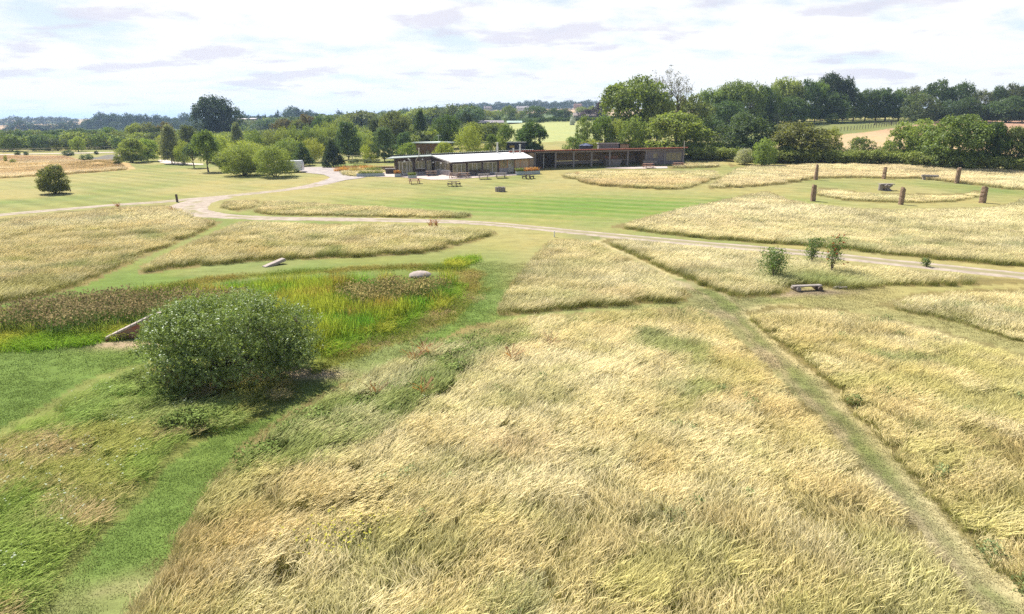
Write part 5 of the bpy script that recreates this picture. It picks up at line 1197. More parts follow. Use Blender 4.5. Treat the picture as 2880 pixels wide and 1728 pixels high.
picnic(1908, 471, 10, 'brown picnic table in tall grass at the right barn corner', REDWOOD, 'long')
# log ring fire pit on the lawn
X, Y, z = ground_at(1407, 539); o = empty('fire_pit', (X, Y, z), 0, 'low round ring of upright logs on the open lawn', 'fire pit')
for i in range(16):
    a = i / 16 * 2 * pi; b = MB(); b.tube([(cos(a) * .58, sin(a) * .58, -.05), (cos(a) * .58, sin(a) * .58, .55 + .03 * (i % 3))], .115, 9); b.build('log', GREYWOOD, o)
# long dark benches before the windows
for x_, l_ in ((1336, 'dark long bench left before the lean to windows'), (1363, 'dark long bench right before the lean to windows')):
    X, Y, z = ground_at(x_, 494); o = empty('bench', (X, Y, z), R(10), l_, 'bench', 'benches before the windows'); b = MB(); b.box(-.8, .8, -.2, .2, .42, .47); b.build('seat', DARKWOOD, o)
    b = MB(); b.box(-.8, .8, .16, .21, .55, .85); b.build('backrest', DARKWOOD, o)
    for q in (-.65, .65): b = MB(); b.box(q - .04, q + .04, -.2, .2, 0, .42); b.box(q - .04, q + .04, .16, .20, .42, .85); b.build('leg', DARKWOOD, o)
# ------------------------------------------------------------------ cafe and barn share one building line
AY = 114.5; AX = xat(1113, AY, .6); BY = 124.5; BX = xat(1920, BY, 1.6)
ANG = atan2(BY - AY, BX - AX); LEN = sqrt((BX - AX) ** 2 + (BY - AY) ** 2); ca, sa = cos(ANG), sin(ANG)
def wpt(s, n): return AX + ca * s - sa * n, AY + sa * s + ca * n
def s_of(x, n=0.0, z=1.5):
    lo, hi = -10., 70.
    for _ in range(50):
        m = (lo + hi) / 2; X, Y = wpt(m, n)
        if X < xat(x, Y, z): lo = m
        else: hi = m
    return (lo + hi) / 2
_sb = [s_of(x) for x in (1113, 1562, 1764, 1920)]; _zb = [zat(y, wpt(s, 0)[1]) for s, y in zip(_sb, (492, 473, 467.5, 464))]
_sr = [s_of(x, -.8, 4) for x in (1117, 1480, 1935)]; _zr = [zat(y, wpt(s, -.8)[1]) for s, y in zip(_sr, (439.5, 424.5, 415))]
zb = lambda s: float(np.interp(s, _sb, _zb)); zr = lambda s: float(np.interp(s, _sr, _zr)) - zb(s)
print('building', ANG * 57.3, LEN, _zb, [zr(s) for s in (0, 10, 24, 40, 50)])
def L3(p): return (p[0], p[1], zb(p[0]) + p[2])           # local (s, n, height above floor)
def bbox(b, s0, s1, n0, n1, z0, z1): return b.box(s0, s1, n0, n1, z0, z1, lambda p: L3(p))
def panel(b, pts, th=.08, down=(0, 0, -1)):                # thick slab from a local quad
    d = Vector(down) * th; v = [Vector(L3(p)) for p in pts]; v += [q + d for q in v]; n = len(pts)
    return b.add(v, [tuple(range(n)), tuple(range(n, 2 * n))[::-1]] + [(i, (i+1) % n, n + (i+1) % n, n + i) for i in range(n)])
def broot(name, label, cat): o = empty(name, (AX, AY, 0), ANG, label, cat); return o
BOARD = planks('dark_boarding', (.12, .085, .072), (.08, .058, .05), .16, 2)
BROWNB = planks('brown_planks', (.44, .33, .22), (.28, .20, .135), .14, 0)
DARKB = planks('dark_planks', (.07, .052, .042), (.045, .035, .030), .13, 0)
SHINGLE = planks('grey_shingle', (.25, .22, .225), (.16, .14, .15), .16, 2)
ROOFW = surf('white_roof_sheet', (.80, .80, .78), (.72, .71, .69), .45, .8)
ROOFG = surf('grey_green_roof', (.34, .38, .35), (.26, .30, .28), .6, 1.2)
ROOFRED = surf('rust_red_roof', (.36, .12, .075), (.26, .10, .07), .7, 2)
ROOFDK = surf('dark_roof_edge', (.075, .07, .068), (.05, .05, .05), .7, 2)
ORANGEW = surf('new_larch', (.52, .30, .15), (.40, .23, .12), .7, 3, stretch=(1, 1, .2))
FRAMEW = surf('pale_window_frame', (.70, .68, .65), (.60, .58, .56), .6, 3)
PLINTH = surf('block_plinth', (.38, .34, .34), (.28, .25, .25), .95, 3)
PLY = surf('pale_board', (.50, .40, .29), (.42, .33, .24), .8, 1.5)
CONC = surf('concrete', (.50, .43, .38), (.40, .35, .31), .9, .9)
POSTW = surf('silvered_post', (.30, .27, .265), (.20, .18, .18), .85, 5, stretch=(1, 1, .3))
GLASSI = surf('glass_reflection_and_room_tint', (.09, .085, .065), (.34, .29, .18), .15, 2.2, spec=.7)  # lawn reflections and hints of the room put into the pane colour
def window(root, s0, s1, z0, z1, n, panes, frame=None, name='window', fw=.07, M=L3, th=.08):
    """frame with mullions, the panes as sub-parts"""
    f = MB(); g = lambda b, a0, a1, y0, y1, h0, h1: b.box(a0, a1, y0, y1, h0, h1, lambda p: M(p))
    g(f, s0, s1, n - th, n, z1 - fw, z1); g(f, s0, s1, n - th, n, z0, z0 + fw)
    w = (s1 - s0) / panes
    for i in range(panes + 1):
        c = s0 + w * i; g(f, max(s0, c - fw / 2), min(s1, c + fw / 2), n - th + .002, n - .002, z0 + fw, z1 - fw)
    fo = f.build(name, frame or FRAMEW, root)
    for i in range(panes):
        p = MB(); g(p, s0 + w * i + fw / 2, s0 + w * (i + 1) - fw / 2, n - th * .6, n - th * .4, z0 + fw, z1 - fw); p.build('pane', GLASSI, fo)
    return fo
def cafe():
    R_ = broot('cafe_building', 'long low cafe of dark boards with a white roofed glazed lean to', 'building')
    sE = s_of(1503.5); H = lambda s: zr(s)
    sL = s_of(1213, 0, 3.5); sR = s_of(1466.5, 0, 4)
    w = MB()
    # main block behind the lean to, and the exposed left wing
    for (a, b_) in [(0.02, .35)] : bbox(w, a, b_, 0, .2, -.3, 2.75)
    N_ = 8
    for i in range(N_):          # long front wall above the lean to, and the back wall
        a = sE * i / N_; c = sE * (i + 1) / N_
        if c > sL + 1: bbox(w, max(a, sL), c, 0, .2, 0, H(c) - .12)
        bbox(w, a, c, 6.0, 6.2, -.3, 2.35)
    x1160, x1167, x1197, x1199, x1213 = [s_of(q) for q in (1160.5, 1168, 1197, 1199.5, 1213.5)]
    bbox(w, .02, sL, .0, .19, 2.12, 2.75); bbox(w, x1160, x1167, 0, .19, -.3, 2.12); bbox(w, x1167, x1197, .0, .19, .32, .80); bbox(w, x1213, sL + .3, 0, .19, -.3, 2.12); bbox(w, x1197, x1199, 0, .19, -.3, 2.12)
    bbox(w, .02, .2, .2, 6.0, -.3, 2.5); bbox(w, .35, .42, 0, .19, -.3, 2.12)
    w.build('wall', BOARD, R_)
    p = MB(); bbox(p, x1167, x1197, -.06, .19, -.3, .32); p.build('plinth', PLINTH, R_)
    # fascia box
    f = MB(); bbox(f, s_of(1168), s_of(1212), -.75, -.02, 2.16, 2.85); f.build('fascia', planks('fascia_boards', (.14, .11, .105), (.10, .08, .08), .2, 2), R_)
    window(R_, s_of(1115.5), s_of(1131.5), .05, 2.1, .10, 2, None); window(R_, s_of(1145.5), s_of(1160), .05, 2.1, .10, 2, None)
    d = window(R_, s_of(1132), s_of(1145), .02, 2.08, .0, 1, WHITEP, 'door', .12); 
    window(R_, x1167 + .05, x1197 - .05, .80, 2.1, .10, 3, None); window(R_, x1199 + .02, x1213, .05, 2.1, .10, 2, None)
    # canopy over the wing, roof of the main block with its corrugated edge
    r = MB(); panel(r, [(-1.5, -1.4, 2.72), (sL, -1.3, H(sL) - .15), (sL, .8, H(sL) - .02), (.4, 1.6, H(1) + .02)], .12); r.build('canopy', ROOFG, R_)
    r = MB(); 
    for i in range(10):
        a = -.6 + (sE + .6) * i / 10; c = -.6 + (sE + .6) * (i + 1) / 10; a_ = max(a, 0)
        panel(r, [(a, -.1 if a > sL else .5, H(a_) + .1), (c, -.1 if a > sL else .5, H(c) + .1), (c, 6.6, 2.25 + H(c) - 3), (a, 6.6, 2.25 + H(a_) - 3)], .14)
    r.build('roof', ROOFDK, R_)
    r = MB(); s = -.2
    while s < sE - .2:
        r.tube([L3((s, -.16 if s > sL else .44, H(max(0, s)) + .13)), L3((s, .9, H(max(0, s)) + .10))], .045, 5); s += .34
    r.build('roof_ridges', surf('corrugated_edge', (.45, .47, .44), (.32, .34, .33), .5, 3), R_)
    # lean to
    n0 = -5.3; f0 = s_of(1270, n0, 2); f1 = s_of(1490, n0, 2.5); eL = s_of(1270.5, -5.7, 3); eR = s_of(1500, -5.7, 3.4)
    EH = lambda s: (zat(456.5, wpt(eL, -5.7)[1]) - zb(eL)) * (1 - (s - eL) / (eR - eL)) + (zat(443.8, wpt(eR, -5.7)[1]) - zb(eR)) * (s - eL) / (eR - eL)
    print('eave', EH(eL), EH(eR), 'depth', f0, f1, sL, sR)
    r = MB(); K_ = 5
    for i in range(K_):
        t0, t1 = i / K_, (i + 1) / K_; a0 = eL + (eR - eL) * t0; a1 = eL + (eR - eL) * t1 - .012; b0 = sL + (sR - sL) * t0; b1 = sL + (sR - sL) * t1 - .012
        panel(r, [(a0, -5.7, EH(a0)), (a1, -5.7, EH(a1)), (b1, -.12, H(b1) - .12), (b0, -.12, H(b0) - .12)], .05)
    r.build('lean_to_roof', ROOFW, R_)
    g = MB(); panel(g, [(eL, -5.84, EH(eL) - .02), (eR, -5.84, EH(eR) - .02), (eR, -5.72, EH(eR) - .02), (eL, -5.72, EH(eL) - .02)], .16); g.build('gutter', surf('gutter', (.12, .09, .10), (.08, .06, .07), .5, 2), R_)
    g = MB(); panel(g, [(eL - .1, -5.75, EH(eL) + .04), (eL - .02, -5.75, EH(eL) + .04), (sL - .02, -.2, H(sL) - .08), (sL - .1, -.2, H(sL) - .08)], .2); g.build('barge_board', FRAMEW, R_)
    u = lambda z: 1050 + z / 4.946
    b = MB(); S = lambda z: s_of(u(z), n0, 2.2)
    for z0, z1 in ((1090, 1103), (1287, 1318), (1502, 1530), (1722, 1752), (1957, 1966)): bbox(b, S(z0), S(z1), n0, n0 + .2, -.3, EH(S(z0)) - .12)
    for z0, z1 in ((1103, 1287), (1318, 1502), (1530, 1722)): bbox(b, S(z0), S(z1), n0 + .01, n0 + .19, EH(S(z0)) - .34, EH(S(z0)) - .12)
    b.build('frame_post', BOARD, R_)
    for z0, z1, zz in ((1103, 1287, .12), (1318, 1502, .30), (1530, 1722, .12)): window(R_, S(z0), S(z1), zz, EH(S(z0)) - .34, n0 + .12, 3, None)
    p = MB(); bbox(p, S(1318), S(1502), n0 + .02, n0 + .2, -.3, .30); bbox(p, S(1103), S(1287), n0 + .02, n0 + .2, -.3, .12); bbox(p, S(1530), S(1722), n0 + .02, n0 + .2, -.3, .12); bbox(p, S(1752), S(1872), n0, n0 + .2, -.3, .75); p.build('plinth', PLINTH, R_)
    o = MB(); bbox(o, S(1752), S(1872), n0, n0 + .18, 2.05, EH(S(1752)) - .12); bbox(o, S(1752), S(1765), n0, n0 + .18, .75, 2.05); bbox(o, S(1862), S(1874), n0, n0 + .18, .75, 2.05); bbox(o, S(1874), S(1957), n0, n0 + .18, 2.1, EH(S(1900)) - .12)
    bbox(o, S(1966), S(2170), n0, n0 + .18, 2.2, EH(S(1966)) - .12); 
    for z in (1966, 2040, 2160): bbox(o, S(z), S(z + 12), n0, n0 + .18, -.2, 2.2)
    o.build('larch_frame', ORANGEW, R_)
    window(R_, S(1766), S(1861), .76, 2.05, n0 + .14, 3, ORANGEW)
    d = MB(); bbox(d, S(1876), S(1956), n0 + .05, n0 + .14, 0, 2.08); dd = d.build('door', surf('door_paint', (.45, .42, .37), (.38, .36, .32), .6, 2), R_)
    g = MB(); bbox(g, S(1888), S(1915), n0 + .02, n0 + .06, 1.35, 1.95); bbox(g, S(1928), S(1950), n0 + .02, n0 + .06, .9, 1.98); g.build('pane', GLASSI, dd)
    b = MB(); bbox(b, S(1978), S(2040), n0 + .05, n0 + .16, -.2, 2.2); bbox(b, S(2052), S(2160), n0 + .05, n0 + .16, -.2, 2.2); b.build('board_panel', PLY, R_)
    # right end of the lean to and the link to the barn
    b = MB(); e1 = S(2172); panel(b, [(e1, n0, -.3), (s_of(1478, 0), .0, -.3), (s_of(1478, 0), .0, 2.7), (e1, n0, 2.4)], .12, (-1, 0, 0)); b.build('side_wall', ORANGEW, R_)
    b = MB(); bbox(b, s_of(1486), sE - .05, -.02, .18, -.3, 2.7); b.build('link_wall', PLY, R_)
    # left side wall of the lean to (it runs back at a slant)
    a = Vector((f0, n0)); c = Vector((s_of(1224, -.3), -.3)); dd_ = (c - a); Ls = dd_.length; dd_.normalize()
    def MS(p): q = a + dd_ * p[0] + Vector((dd_.y, -dd_.x)) * -(p[1]); return L3((q.x, q.y, p[2]))
    b = MB(); b.box(.1, Ls, 0, .18, -.3, .62, MS); b.build('plinth', PLINTH, R_)
    b = MB(); b.box(.1, .3, 0, .18, .62, 2.1, MS); b.box(Ls - .25, Ls, 0, .18, .62, 2.1, MS); b.box(.1, Ls, 0, .18, 1.98, 2.14, MS); b.box(Ls * .4, Ls, .02, .16, 2.14, 2.42, MS); b.build('side_wall', BOARD, R_)
    window(R_, .3, Ls - .25, .62, 1.98, .1, 3, None, M=MS); 
    for x_, y_, n_ in ((1137, 453.5, -1.2), (1152, 450, -1.2), (1149, 447, -1.2), (1188, 448.5, -.9), (1218, 457, -1.3), (1240, 459.5, -3.2), (1259, 459, -4.6)):
        s = s_of(x_, n_, 3); z = zat(y_, wpt(s, n_)[1]) - zb(s); b = MB(); bbox(b, s - .12, s + .12, n_ - .12, n_ + .1, z - .09, z + .09); bbox(b, s - .02, s + .02, n_ + .1, n_ + .5, z - .02, z + .02); b.build('floodlight', WHITEP, R_)
    def flue(x_, yb_, yt_, n_, w_, cap=True, mat=None):
        s = s_of(x_, n_, 4); Y = wpt(s, n_)[1]; z0 = zat(yb_, Y); z1 = zat(yt_, Y); b = MB(); b.tube([(s, n_, z0 - .4), (s, n_, z1 - .1)], w_, 12)
        if cap: b.tube([(s, n_, z1 - .12), (s, n_, z1 - .02)], [w_ * 1.55, w_ * 1.55], 12); b.tube([(s, n_, z0 + (z1 - z0) * .35), (s, n_, z0 + (z1 - z0) * .6)], w_ * 1.3, 12)
        b.build('flue', mat or FLUEM, R_, smooth=False)
    flue(1398.8, 431, 401, -.6, .15); flue(1443.9, 437, 417, -2.0, .10); flue(1462.5, 435, 406, -1.5, .13)
    s = s_of(1178.5, -.9, 4); Y = wpt(s, -.9)[1]; z1 = zat(418, Y); zm = zat(439, Y); b = MB(); b.tube([(s - .65, -.9, zat(453, Y)), (s, -.9, zm + .1), (s, -.9, z1)], [.05, .09, .10], 8); b.tube([(s, -.9, z1 - .03), (s, -.9, z1 + .05)], .15, 8); b.build('flue', surf('cream_flue', (.62, .58, .48), (.5, .46, .38), .5, 3), R_)
cafe()
def barn():
    R_ = broot('open_barn', 'long open fronted timber barn with a rust red roof edge and end room', 'building'); xs_ = [1504.3, 1561.9, 1612.4, 1663, 1713.5, 1764, 1815.6, 1867.2, 1919.8]; S = [s_of(x) for x in xs_]; H = lambda s: zr(s)
    for i, s in enumerate(S):
        b = MB(); bbox(b, s - .14, s + .14, -.14, .14, -.3, H(s) - .48); b.build('post', POSTW, R_, bevel=0)
    b = MB()
    for i in range(8): bbox(b, S[i] - .15, S[i + 1] - .15, -.15, .12, H(S[i]) - .48, H(S[i]) - .26)
    b.build('beam', POSTW, R_)
    r = MB(); e = s_of(1935, -.8, 4); e0 = S[0] - 4.6
    for i in range(8): a = e0 + (e - e0) * i / 8; c = e0 + (e - e0) * (i + 1) / 8; panel(r, [(a, -.8, H(a)), (c, -.8, H(c)), (c, 6, H(c) - .75), (a, 6, H(a) - .75)], .12)
    r.build('roof', ROOFRED, R_)
    r = MB(); s = e0 + .1
    while s < e - .1: r.tube([L3((s, -.86, H(s) + .03)), L3((s, .3, H(s) - .05))], .05, 5); s += .40
    r.build('roof_ridges', ROOFRED, R_)
    w = MB()
    for i in range(6): bbox(w, S[i], S[i + 1], 5.0, 5.12, .85, 2.6)
    w.build('back_wall', BROWNB, R_)
    w = MB(); bbox(w, S[0], S[6], 4.85, 5.15, -.3, .85); w.build('block_wall', PLINTH, R_)
    w = MB(); bbox(w, S[0] - .05, S[0] + .07, .2, 5.0, -.3, 2.6); bbox(w, S[6] - .05, S[6] + .07, .12, 5.0, -.3, 2.6); bbox(w, S[8] - .05, S[8] + .07, .12, 5.0, -.3, 2.6); w.build('partition', BROWNB, R_)
    for i, (z0, z1) in enumerate(((128, 236), (262, 392))):
        d = MB(); bbox(d, s_of(1480 + z0 / 4.946, .3), s_of(1480 + z1 / 4.946, .3) if i == 0 else s_of(1480 + z1 / 4.946, 1.5), .3 if i == 0 else 1.4, .38 if i == 0 else 1.5, .08 if i == 0 else -.1, 2.55); d.build('door', DARKB, R_)
    t = MB(); s = s_of(1529, .3); bbox(t, s - .035, s + .035, .28, .4, .05, 2.5); t.build('door_edge', WHITEP, R_)  # white strip painted in for the daylight showing between the doors
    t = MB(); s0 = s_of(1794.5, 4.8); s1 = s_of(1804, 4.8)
    bbox(t, s0, s0 + .06, 4.75, 4.84, .1, 2.4); bbox(t, s1 - .06, s1, 4.75, 4.84, .1, 2.4); bbox(t, s0, s1, 4.75, 4.84, .04, .1); bbox(t, s0 - .2, s0, 4.75, 4.84, .9, .96); t.build('door_frame', WHITEP, R_)  # thin white outline standing for daylight that shows round the doorway
    t = MB(); bbox(t, s0 + .06, s1 - .06, 4.78, 4.82, .1, 2.4); t.build('door', DARKB, R_)
    # shingled end room
    def Z(z): return s_of(1480 + z / 4.946)
    w = MB(); a0, a1 = Z(1755), Z(1822); T_ = H(S[6]) - .5; bbox(w, S[6] + .14, a0, -.02, .12, -.3, T_); bbox(w, a1, S[7] - .14, -.02, .12, -.3, T_); bbox(w, a0, a1, -.02, .12, -.3, 1.25); bbox(w, a0, a1, -.02, .12, 2.15, T_); w.build('shingle_wall', SHINGLE, R_)
    window(R_, a0, a1, 1.25, 2.15, .06, 1, POSTW, fw=.10)
    w = MB(); a0, a1 = Z(1938), Z(2152); bbox(w, S[7] + .14, a0, -.02, .12, -.3, T_); bbox(w, a1, S[8] - .14, -.02, .12, -.3, T_); bbox(w, a0, a1, -.02, .12, -.3, .75); bbox(w, a0, a1, -.02, .12, 2.2, T_ ); w.build('shingle_wall', SHINGLE, R_)
    window(R_, a0, a1, .75, 2.2, .06, 3, POSTW, fw=.08)
    w = MB()
    for i in range(8): bbox(w, S[i], S[i + 1], .0, .1, H(S[i]) - .26, H(S[i]) - .12)
    w.build('fascia', POSTW, R_)
    s = s_of(1912, .8, 4.5); Y = wpt(s, .8)[1]; z1 = zat(397, Y); b = MB(); b.tube([(s + .12, -.95, zat(419, Y)), (s, -.95, zat(416, Y)), (s, -.95, z1)], .075, 8); b.tube([(s, -.95, z1 - .02), (s, -.95, z1 + .05)], .14, 8); b.build('flue', surf('cream_flue_b', (.55, .53, .47), (.45, .42, .38), .5, 3), R_)
    fl = MB(); bbox(fl, S[0], S[8] + .3, -.9, 5, -.35, .0); fl.build('floor', CONC, R_)
    # things standing in the barn
    def inroot(name, label, cat, s, n): X, Y = wpt(s, n); return empty(name, (X, Y, zb(s)), ANG, label, cat)
    s0, s1 = s_of(1700.5, .9), s_of(1747, .9); o = inroot('bar_counter', 'boat shaped grey counter standing in the open barn', 'counter', (s0 + s1) / 2, .9); h = (s1 - s0) / 2
    b = MB(); b.add([(-h + .15, -.4, 0), (h - .35, -.4, 0), (h - .35, .4, 0), (-h + .15, .4, 0), (-h, -.5, 1.15), (h, -.5, 1.15), (h, .5, 1.15), (-h, .5, 1.15)], [(0,3,2,1),(4,5,6,7),(0,1,5,4),(1,2,6,5),(2,3,7,6),(3,0,4,7)]); b.build('counter_body', surf('grey_ply', (.26, .23, .23), (.21, .19, .19), .8, 2), o)
    b = MB(); b.box(-h - .05, h + .05, -.55, .55, 1.16, 1.21); b.build('counter_top', POSTW, o)
    o = inroot('wooden_crate', 'long brown wooden box behind the grey counter', 'box', s_of(1717, 1.9), 1.9); b = MB(); b.box(-1.2, 1.2, -.35, .35, .0, 1.62); b.build('box_body', ORANGEW if 0 else surf('brown_box', (.30, .16, .10), (.23, .12, .08), .8, 2), o, bevel=.02); b = MB(); b.box(-1.24, 1.24, -.39, .39, 1.62, 1.68); b.build('lid', REDWOOD, o)
    o = inroot('barrel', 'dark barrel right of the grey counter', 'barrel', s_of(1755.5, .8), .8); b = MB(); b.tube([(0, 0, 0), (0, 0, .35), (0, 0, .7), (0, 0, .95)], [.30, .37, .36, .30], 14); b.build('barrel_body', DARKWOOD, o); b = MB(); b.tube([(0, 0, .93), (0, 0, .965)], .25, 14); b.build('lid', REDWOOD, o)
    o = inroot('plank_bench', 'pale plank bench against the shingled end room', 'bench', s_of(1829, -.7), -.7); b = MB(); b.box(-1.3, 1.3, -.2, .2, .42, .48); b.build('seat', GREYWOOD, o); b = MB(); b.box(-1.3, 1.3, .18, .24, .55, .9); b.build('backrest', GREYWOOD, o)
    for q in (-1.1, 1.1): b = MB(); b.box(q - .05, q + .05, -.2, .24, 0, .42); b.build('leg', GREYWOOD, o)
barn()
PAVE = surf('pink_paving', (.56, .46, .40), (.44, .36, .32), .9, .7)
sheet('terrace', [(1050,498.5),(1078,497),(1078,486),(1112,484),(1113,491),(1224,491),(1270,495),(1490,488),(1492,491),(1450,494),(1380,498),(1313,503),(1252,506.5),(1212,506.7),(1169,502),(1120,499)], PAVE, .05, 1.2, False, 'pinkish paved terrace in front of the cafe')
sheet('apron', [(1700,474.5),(1712,471),(1800,469.5),(1876,469),(1878,474.5),(1780,476)], PAVE, .05, 1.0, False, 'pale paved strip in front of the barn')
PALEP = surf('pale_path', (.62, .52, .44), (.52, .44, .38), .9, .5)
sheet('pale_path', [(444,452),(460,449),(490,456),(530,459.5),(572,461.5),(572,464.5),(525,465),(475,462.5),(450,458)], PALEP, .05, 1.5, False, 'pale curved path under the birch')
sheet('far_path', [(-60,436.8),(81,433.6),(183,431.6),(336,428.6),(336,430.2),(183,433.2),(81,435.2),(-60,438.6)], PALEP, .08, 3, False, 'pale path behind the orange meadow')

# plants: one clump mesh each, grown in a box or on the ground
def plant_clump(name, X, Y, z, L, D, turn, h, cols, label, n=420, cat='plants', leafw=.05):
    V, F, C = blades(n, 1.0, h, leafw, .5, int(abs(X) * 10) % 1000, spread=3, head=.3, leafy=.3, segs=3, headw=2.0); V[:, 0] = V[:, 0] * 1; off = V.copy()
    V = off * np.array([1, 1, 1]); per = 8; base = np.repeat(V.reshape(n, per, 3)[:, :2].mean(1), per, 0); loc = V - base * np.array([1, 1, 0]); V = loc + base * np.array([L, D, 0])
    m = MATC.get(cols) or MATC.setdefault(cols, foliage_mat('plant_' + cols, 'fixed', .35, .6, dict(orange=(.50, .27, .10), green=(.17, .21, .06), straw=(.42, .33, .14), red=(.30, .15, .08), white=(.38, .36, .26))[cols]))
    me = np_mesh(name, V, F, (m,)); set_leaf(me, C[:, [1, 0, 2]] * np.array([1, .6, 0])); o = bpy.data.objects.new(name, me); link(o); o.location = (X, Y, z); o.rotation_euler = (0, 0, turn); return tag(o, label, cat)
MATC = {}
PLANTERW = surf('blue_grey_planter', (.42, .47, .50), (.33, .38, .41), .8, 2.5)
SOIL = surf('soil', (.06, .045, .03), (.04, .03, .02), 1, 5)
def planter(x0, x1, y0, y1, h, D, label, cols, plabel, ph=.7, n=420, cat='planter'):
    a = Vector(at(x0, y0)); c = Vector(at(x1, y1)); m = (a + c) / 2; L = (c - a).length; turn = atan2(c.y - a.y, c.x - a.x); z = float(ter(m.x, m.y)); sl_ = float(ter(c.x, c.y)) - float(ter(a.x, a.y))
    o = empty('planter', (m.x, m.y, z), turn, label, cat, 'planters by the cafe')
    k = lambda p: (p[0], p[1], p[2] + sl_ * p[0] / max(L, .1))
    for nm, bx_ in (('side_board', (-L/2, L/2, 0, .06)), ('side_board', (-L/2, L/2, D - .06, D)), ('end_board', (-L/2, -L/2 + .06, .06, D - .06)), ('end_board', (L/2 - .06, L/2, .06, D - .06))): b = MB(); b.box(*bx_, -.1, h, k); b.build(nm, PLANTERW, o)
    b = MB(); b.box(-L/2 + .06, L/2 - .06, .06, D - .06, 0, h - .08, k); b.build('soil', SOIL, o)
    ct = Vector((0, D / 2, 0)); ct.rotate(Matrix.Rotation(turn, 3, 'Z')); plant_clump('planter_plants', m.x + ct.x, m.y + ct.y, z + h - .12, L * .9, D * .7, turn, ph, cols, plabel, n)
planter(1003, 1079, 498, 496.5, .5, .9, 'long low pale planter left of the cafe', 'green', 'green plants in the long planter left of the cafe', .6, 500)
planter(1110, 1127, 498.5, 498, .5, .8, 'small square pale planter by the left corner of the cafe', 'orange', 'orange grass in the small square planter', .75, 300)
planter(1148, 1171, 504, 503.5, .55, 1.0, 'deep pale planter before the white framed door', 'green', 'green plants in the deep planter before the door', .6, 260)
planter(1451, 1474, 493, 492.5, .55, .9, 'short left section of the blue grey planter at the right end of the cafe', 'green', 'reedy green plants in the short right hand planter', .75, 300)
planter(1475, 1519, 492.5, 490, .55, .9, 'long right section of the blue grey planter at the right end of the cafe', 'orange', 'orange grass in the long right hand planter', .75, 500)
# wild bed left of the cafe: coloured clumps
for i, (x, y, c, l) in enumerate([(962,482,'orange','orange clump at the left tip of the wild bed'),(985,478,'red','reddish clump in the left half of the wild bed'),(1005,484,'straw','straw clump at the front of the wild bed'),(1030,477,'orange','orange clump in the middle of the wild bed'),(1052,483,'green','green clump at the front right of the wild bed'),(1068,478,'straw','straw clump at the right end of the wild bed'),(1015,473,'green','green clump at the back of the wild bed')]):
    X, Y, z = ground_at(x, y); plant_clump('bed_plants', X, Y, z, 2.6, 1.6, 0, .85, c, l, 380)
for i, (x, y, l) in enumerate([(332,586,'alone in the left meadow'),(486,602,'below the track bend'),(1212,640,'at the middle meadow by the track, left'),(1226,638,'at the middle meadow by the track, right'),(1205,1015,'tallest in the near weeds'),(1190,1008,'left of the tallest in the near weeds'),(1165,1030,'low in the near weeds'),(1440,1030,'alone in the pale grass right of the weeds'),(1190,1128,'below the near weeds'),(1055,1130,'at the lower left of the near weeds'),(1622,498,'in the meadow tip before the barn'),(1550,985,'small and alone near the middle meadow edge')]):
    X, Y, z = ground_at(x, y); k = .55 if y > 800 else .9
    plant_clump('dock_plant', X, Y, z, .35 * k, .35 * k, 0, .85 * (.95 if y > 800 else 1.1), 'red', 'rust red dried dock plant ' + l, 36, 'dock plant', .045)
# low stone wall and dark table left of the cafe
A = at(1058, 479); Bq = at(1107, 479); b = MB(); b.beam((A[0], A[1], float(ter(*A)) + .25), (Bq[0], Bq[1], float(ter(*Bq)) + .3), .4, .75); tag(b.build('stone_wall', STONE, None, bevel=.05), 'low brown stone wall left of the cafe wing', 'wall')
X, Y, z = ground_at(1101, 489); o = empty('dark_table', (X, Y, z), .1, 'dark sturdy table at the left corner of the cafe', 'table'); b = MB(); b.box(-1.05, 1.05, -.5, .5, .78, .86); b.build('table_top', POSTW, o); b = MB(); b.box(-.95, .95, -.42, .42, 0, .78); b.build('table_base', DARKWOOD, o)
# ------------------------------------------------------------------ buildings behind
def shed_at(name, x0, x1, yt, Y, D, label, wallm, roofm, over=.3, slope=.25, turn=0, cat='shed', hgt=None, door=None):
    z1 = zat(yt, Y); Xa = xat(x0, Y, z1); Xb = xat(x1, Y, z1); zg = float(ter((Xa + Xb) / 2, Y)); H = z1 - zg if hgt is None else hgt; o = empty(name, ((Xa + Xb) / 2, Y, z1 - H), turn, label, cat); h = (Xb - Xa) / 2
    b = MB(); b.box(-h, h, 0, D, -.5, H - .15); b.build('wall', wallm, o)
    b = MB(); b.add([(x, y, H - (slope if y > 1 else 0) + q) for q in (-.14, .0) for x, y in ((-h - over, -over), (h + over, -over), (h + over, D + over), (-h - over, D + over))], [(0,3,2,1),(4,5,6,7),(0,1,5,4),(1,2,6,5),(2,3,7,6),(3,0,4,7)]); b.build('roof', roofm, o)
    if door: b = MB(); b.box(door[0] * h, door[1] * h, -.06, -.01, 0, H * .7); b.build('door', door[2], o)
    return o, h, H
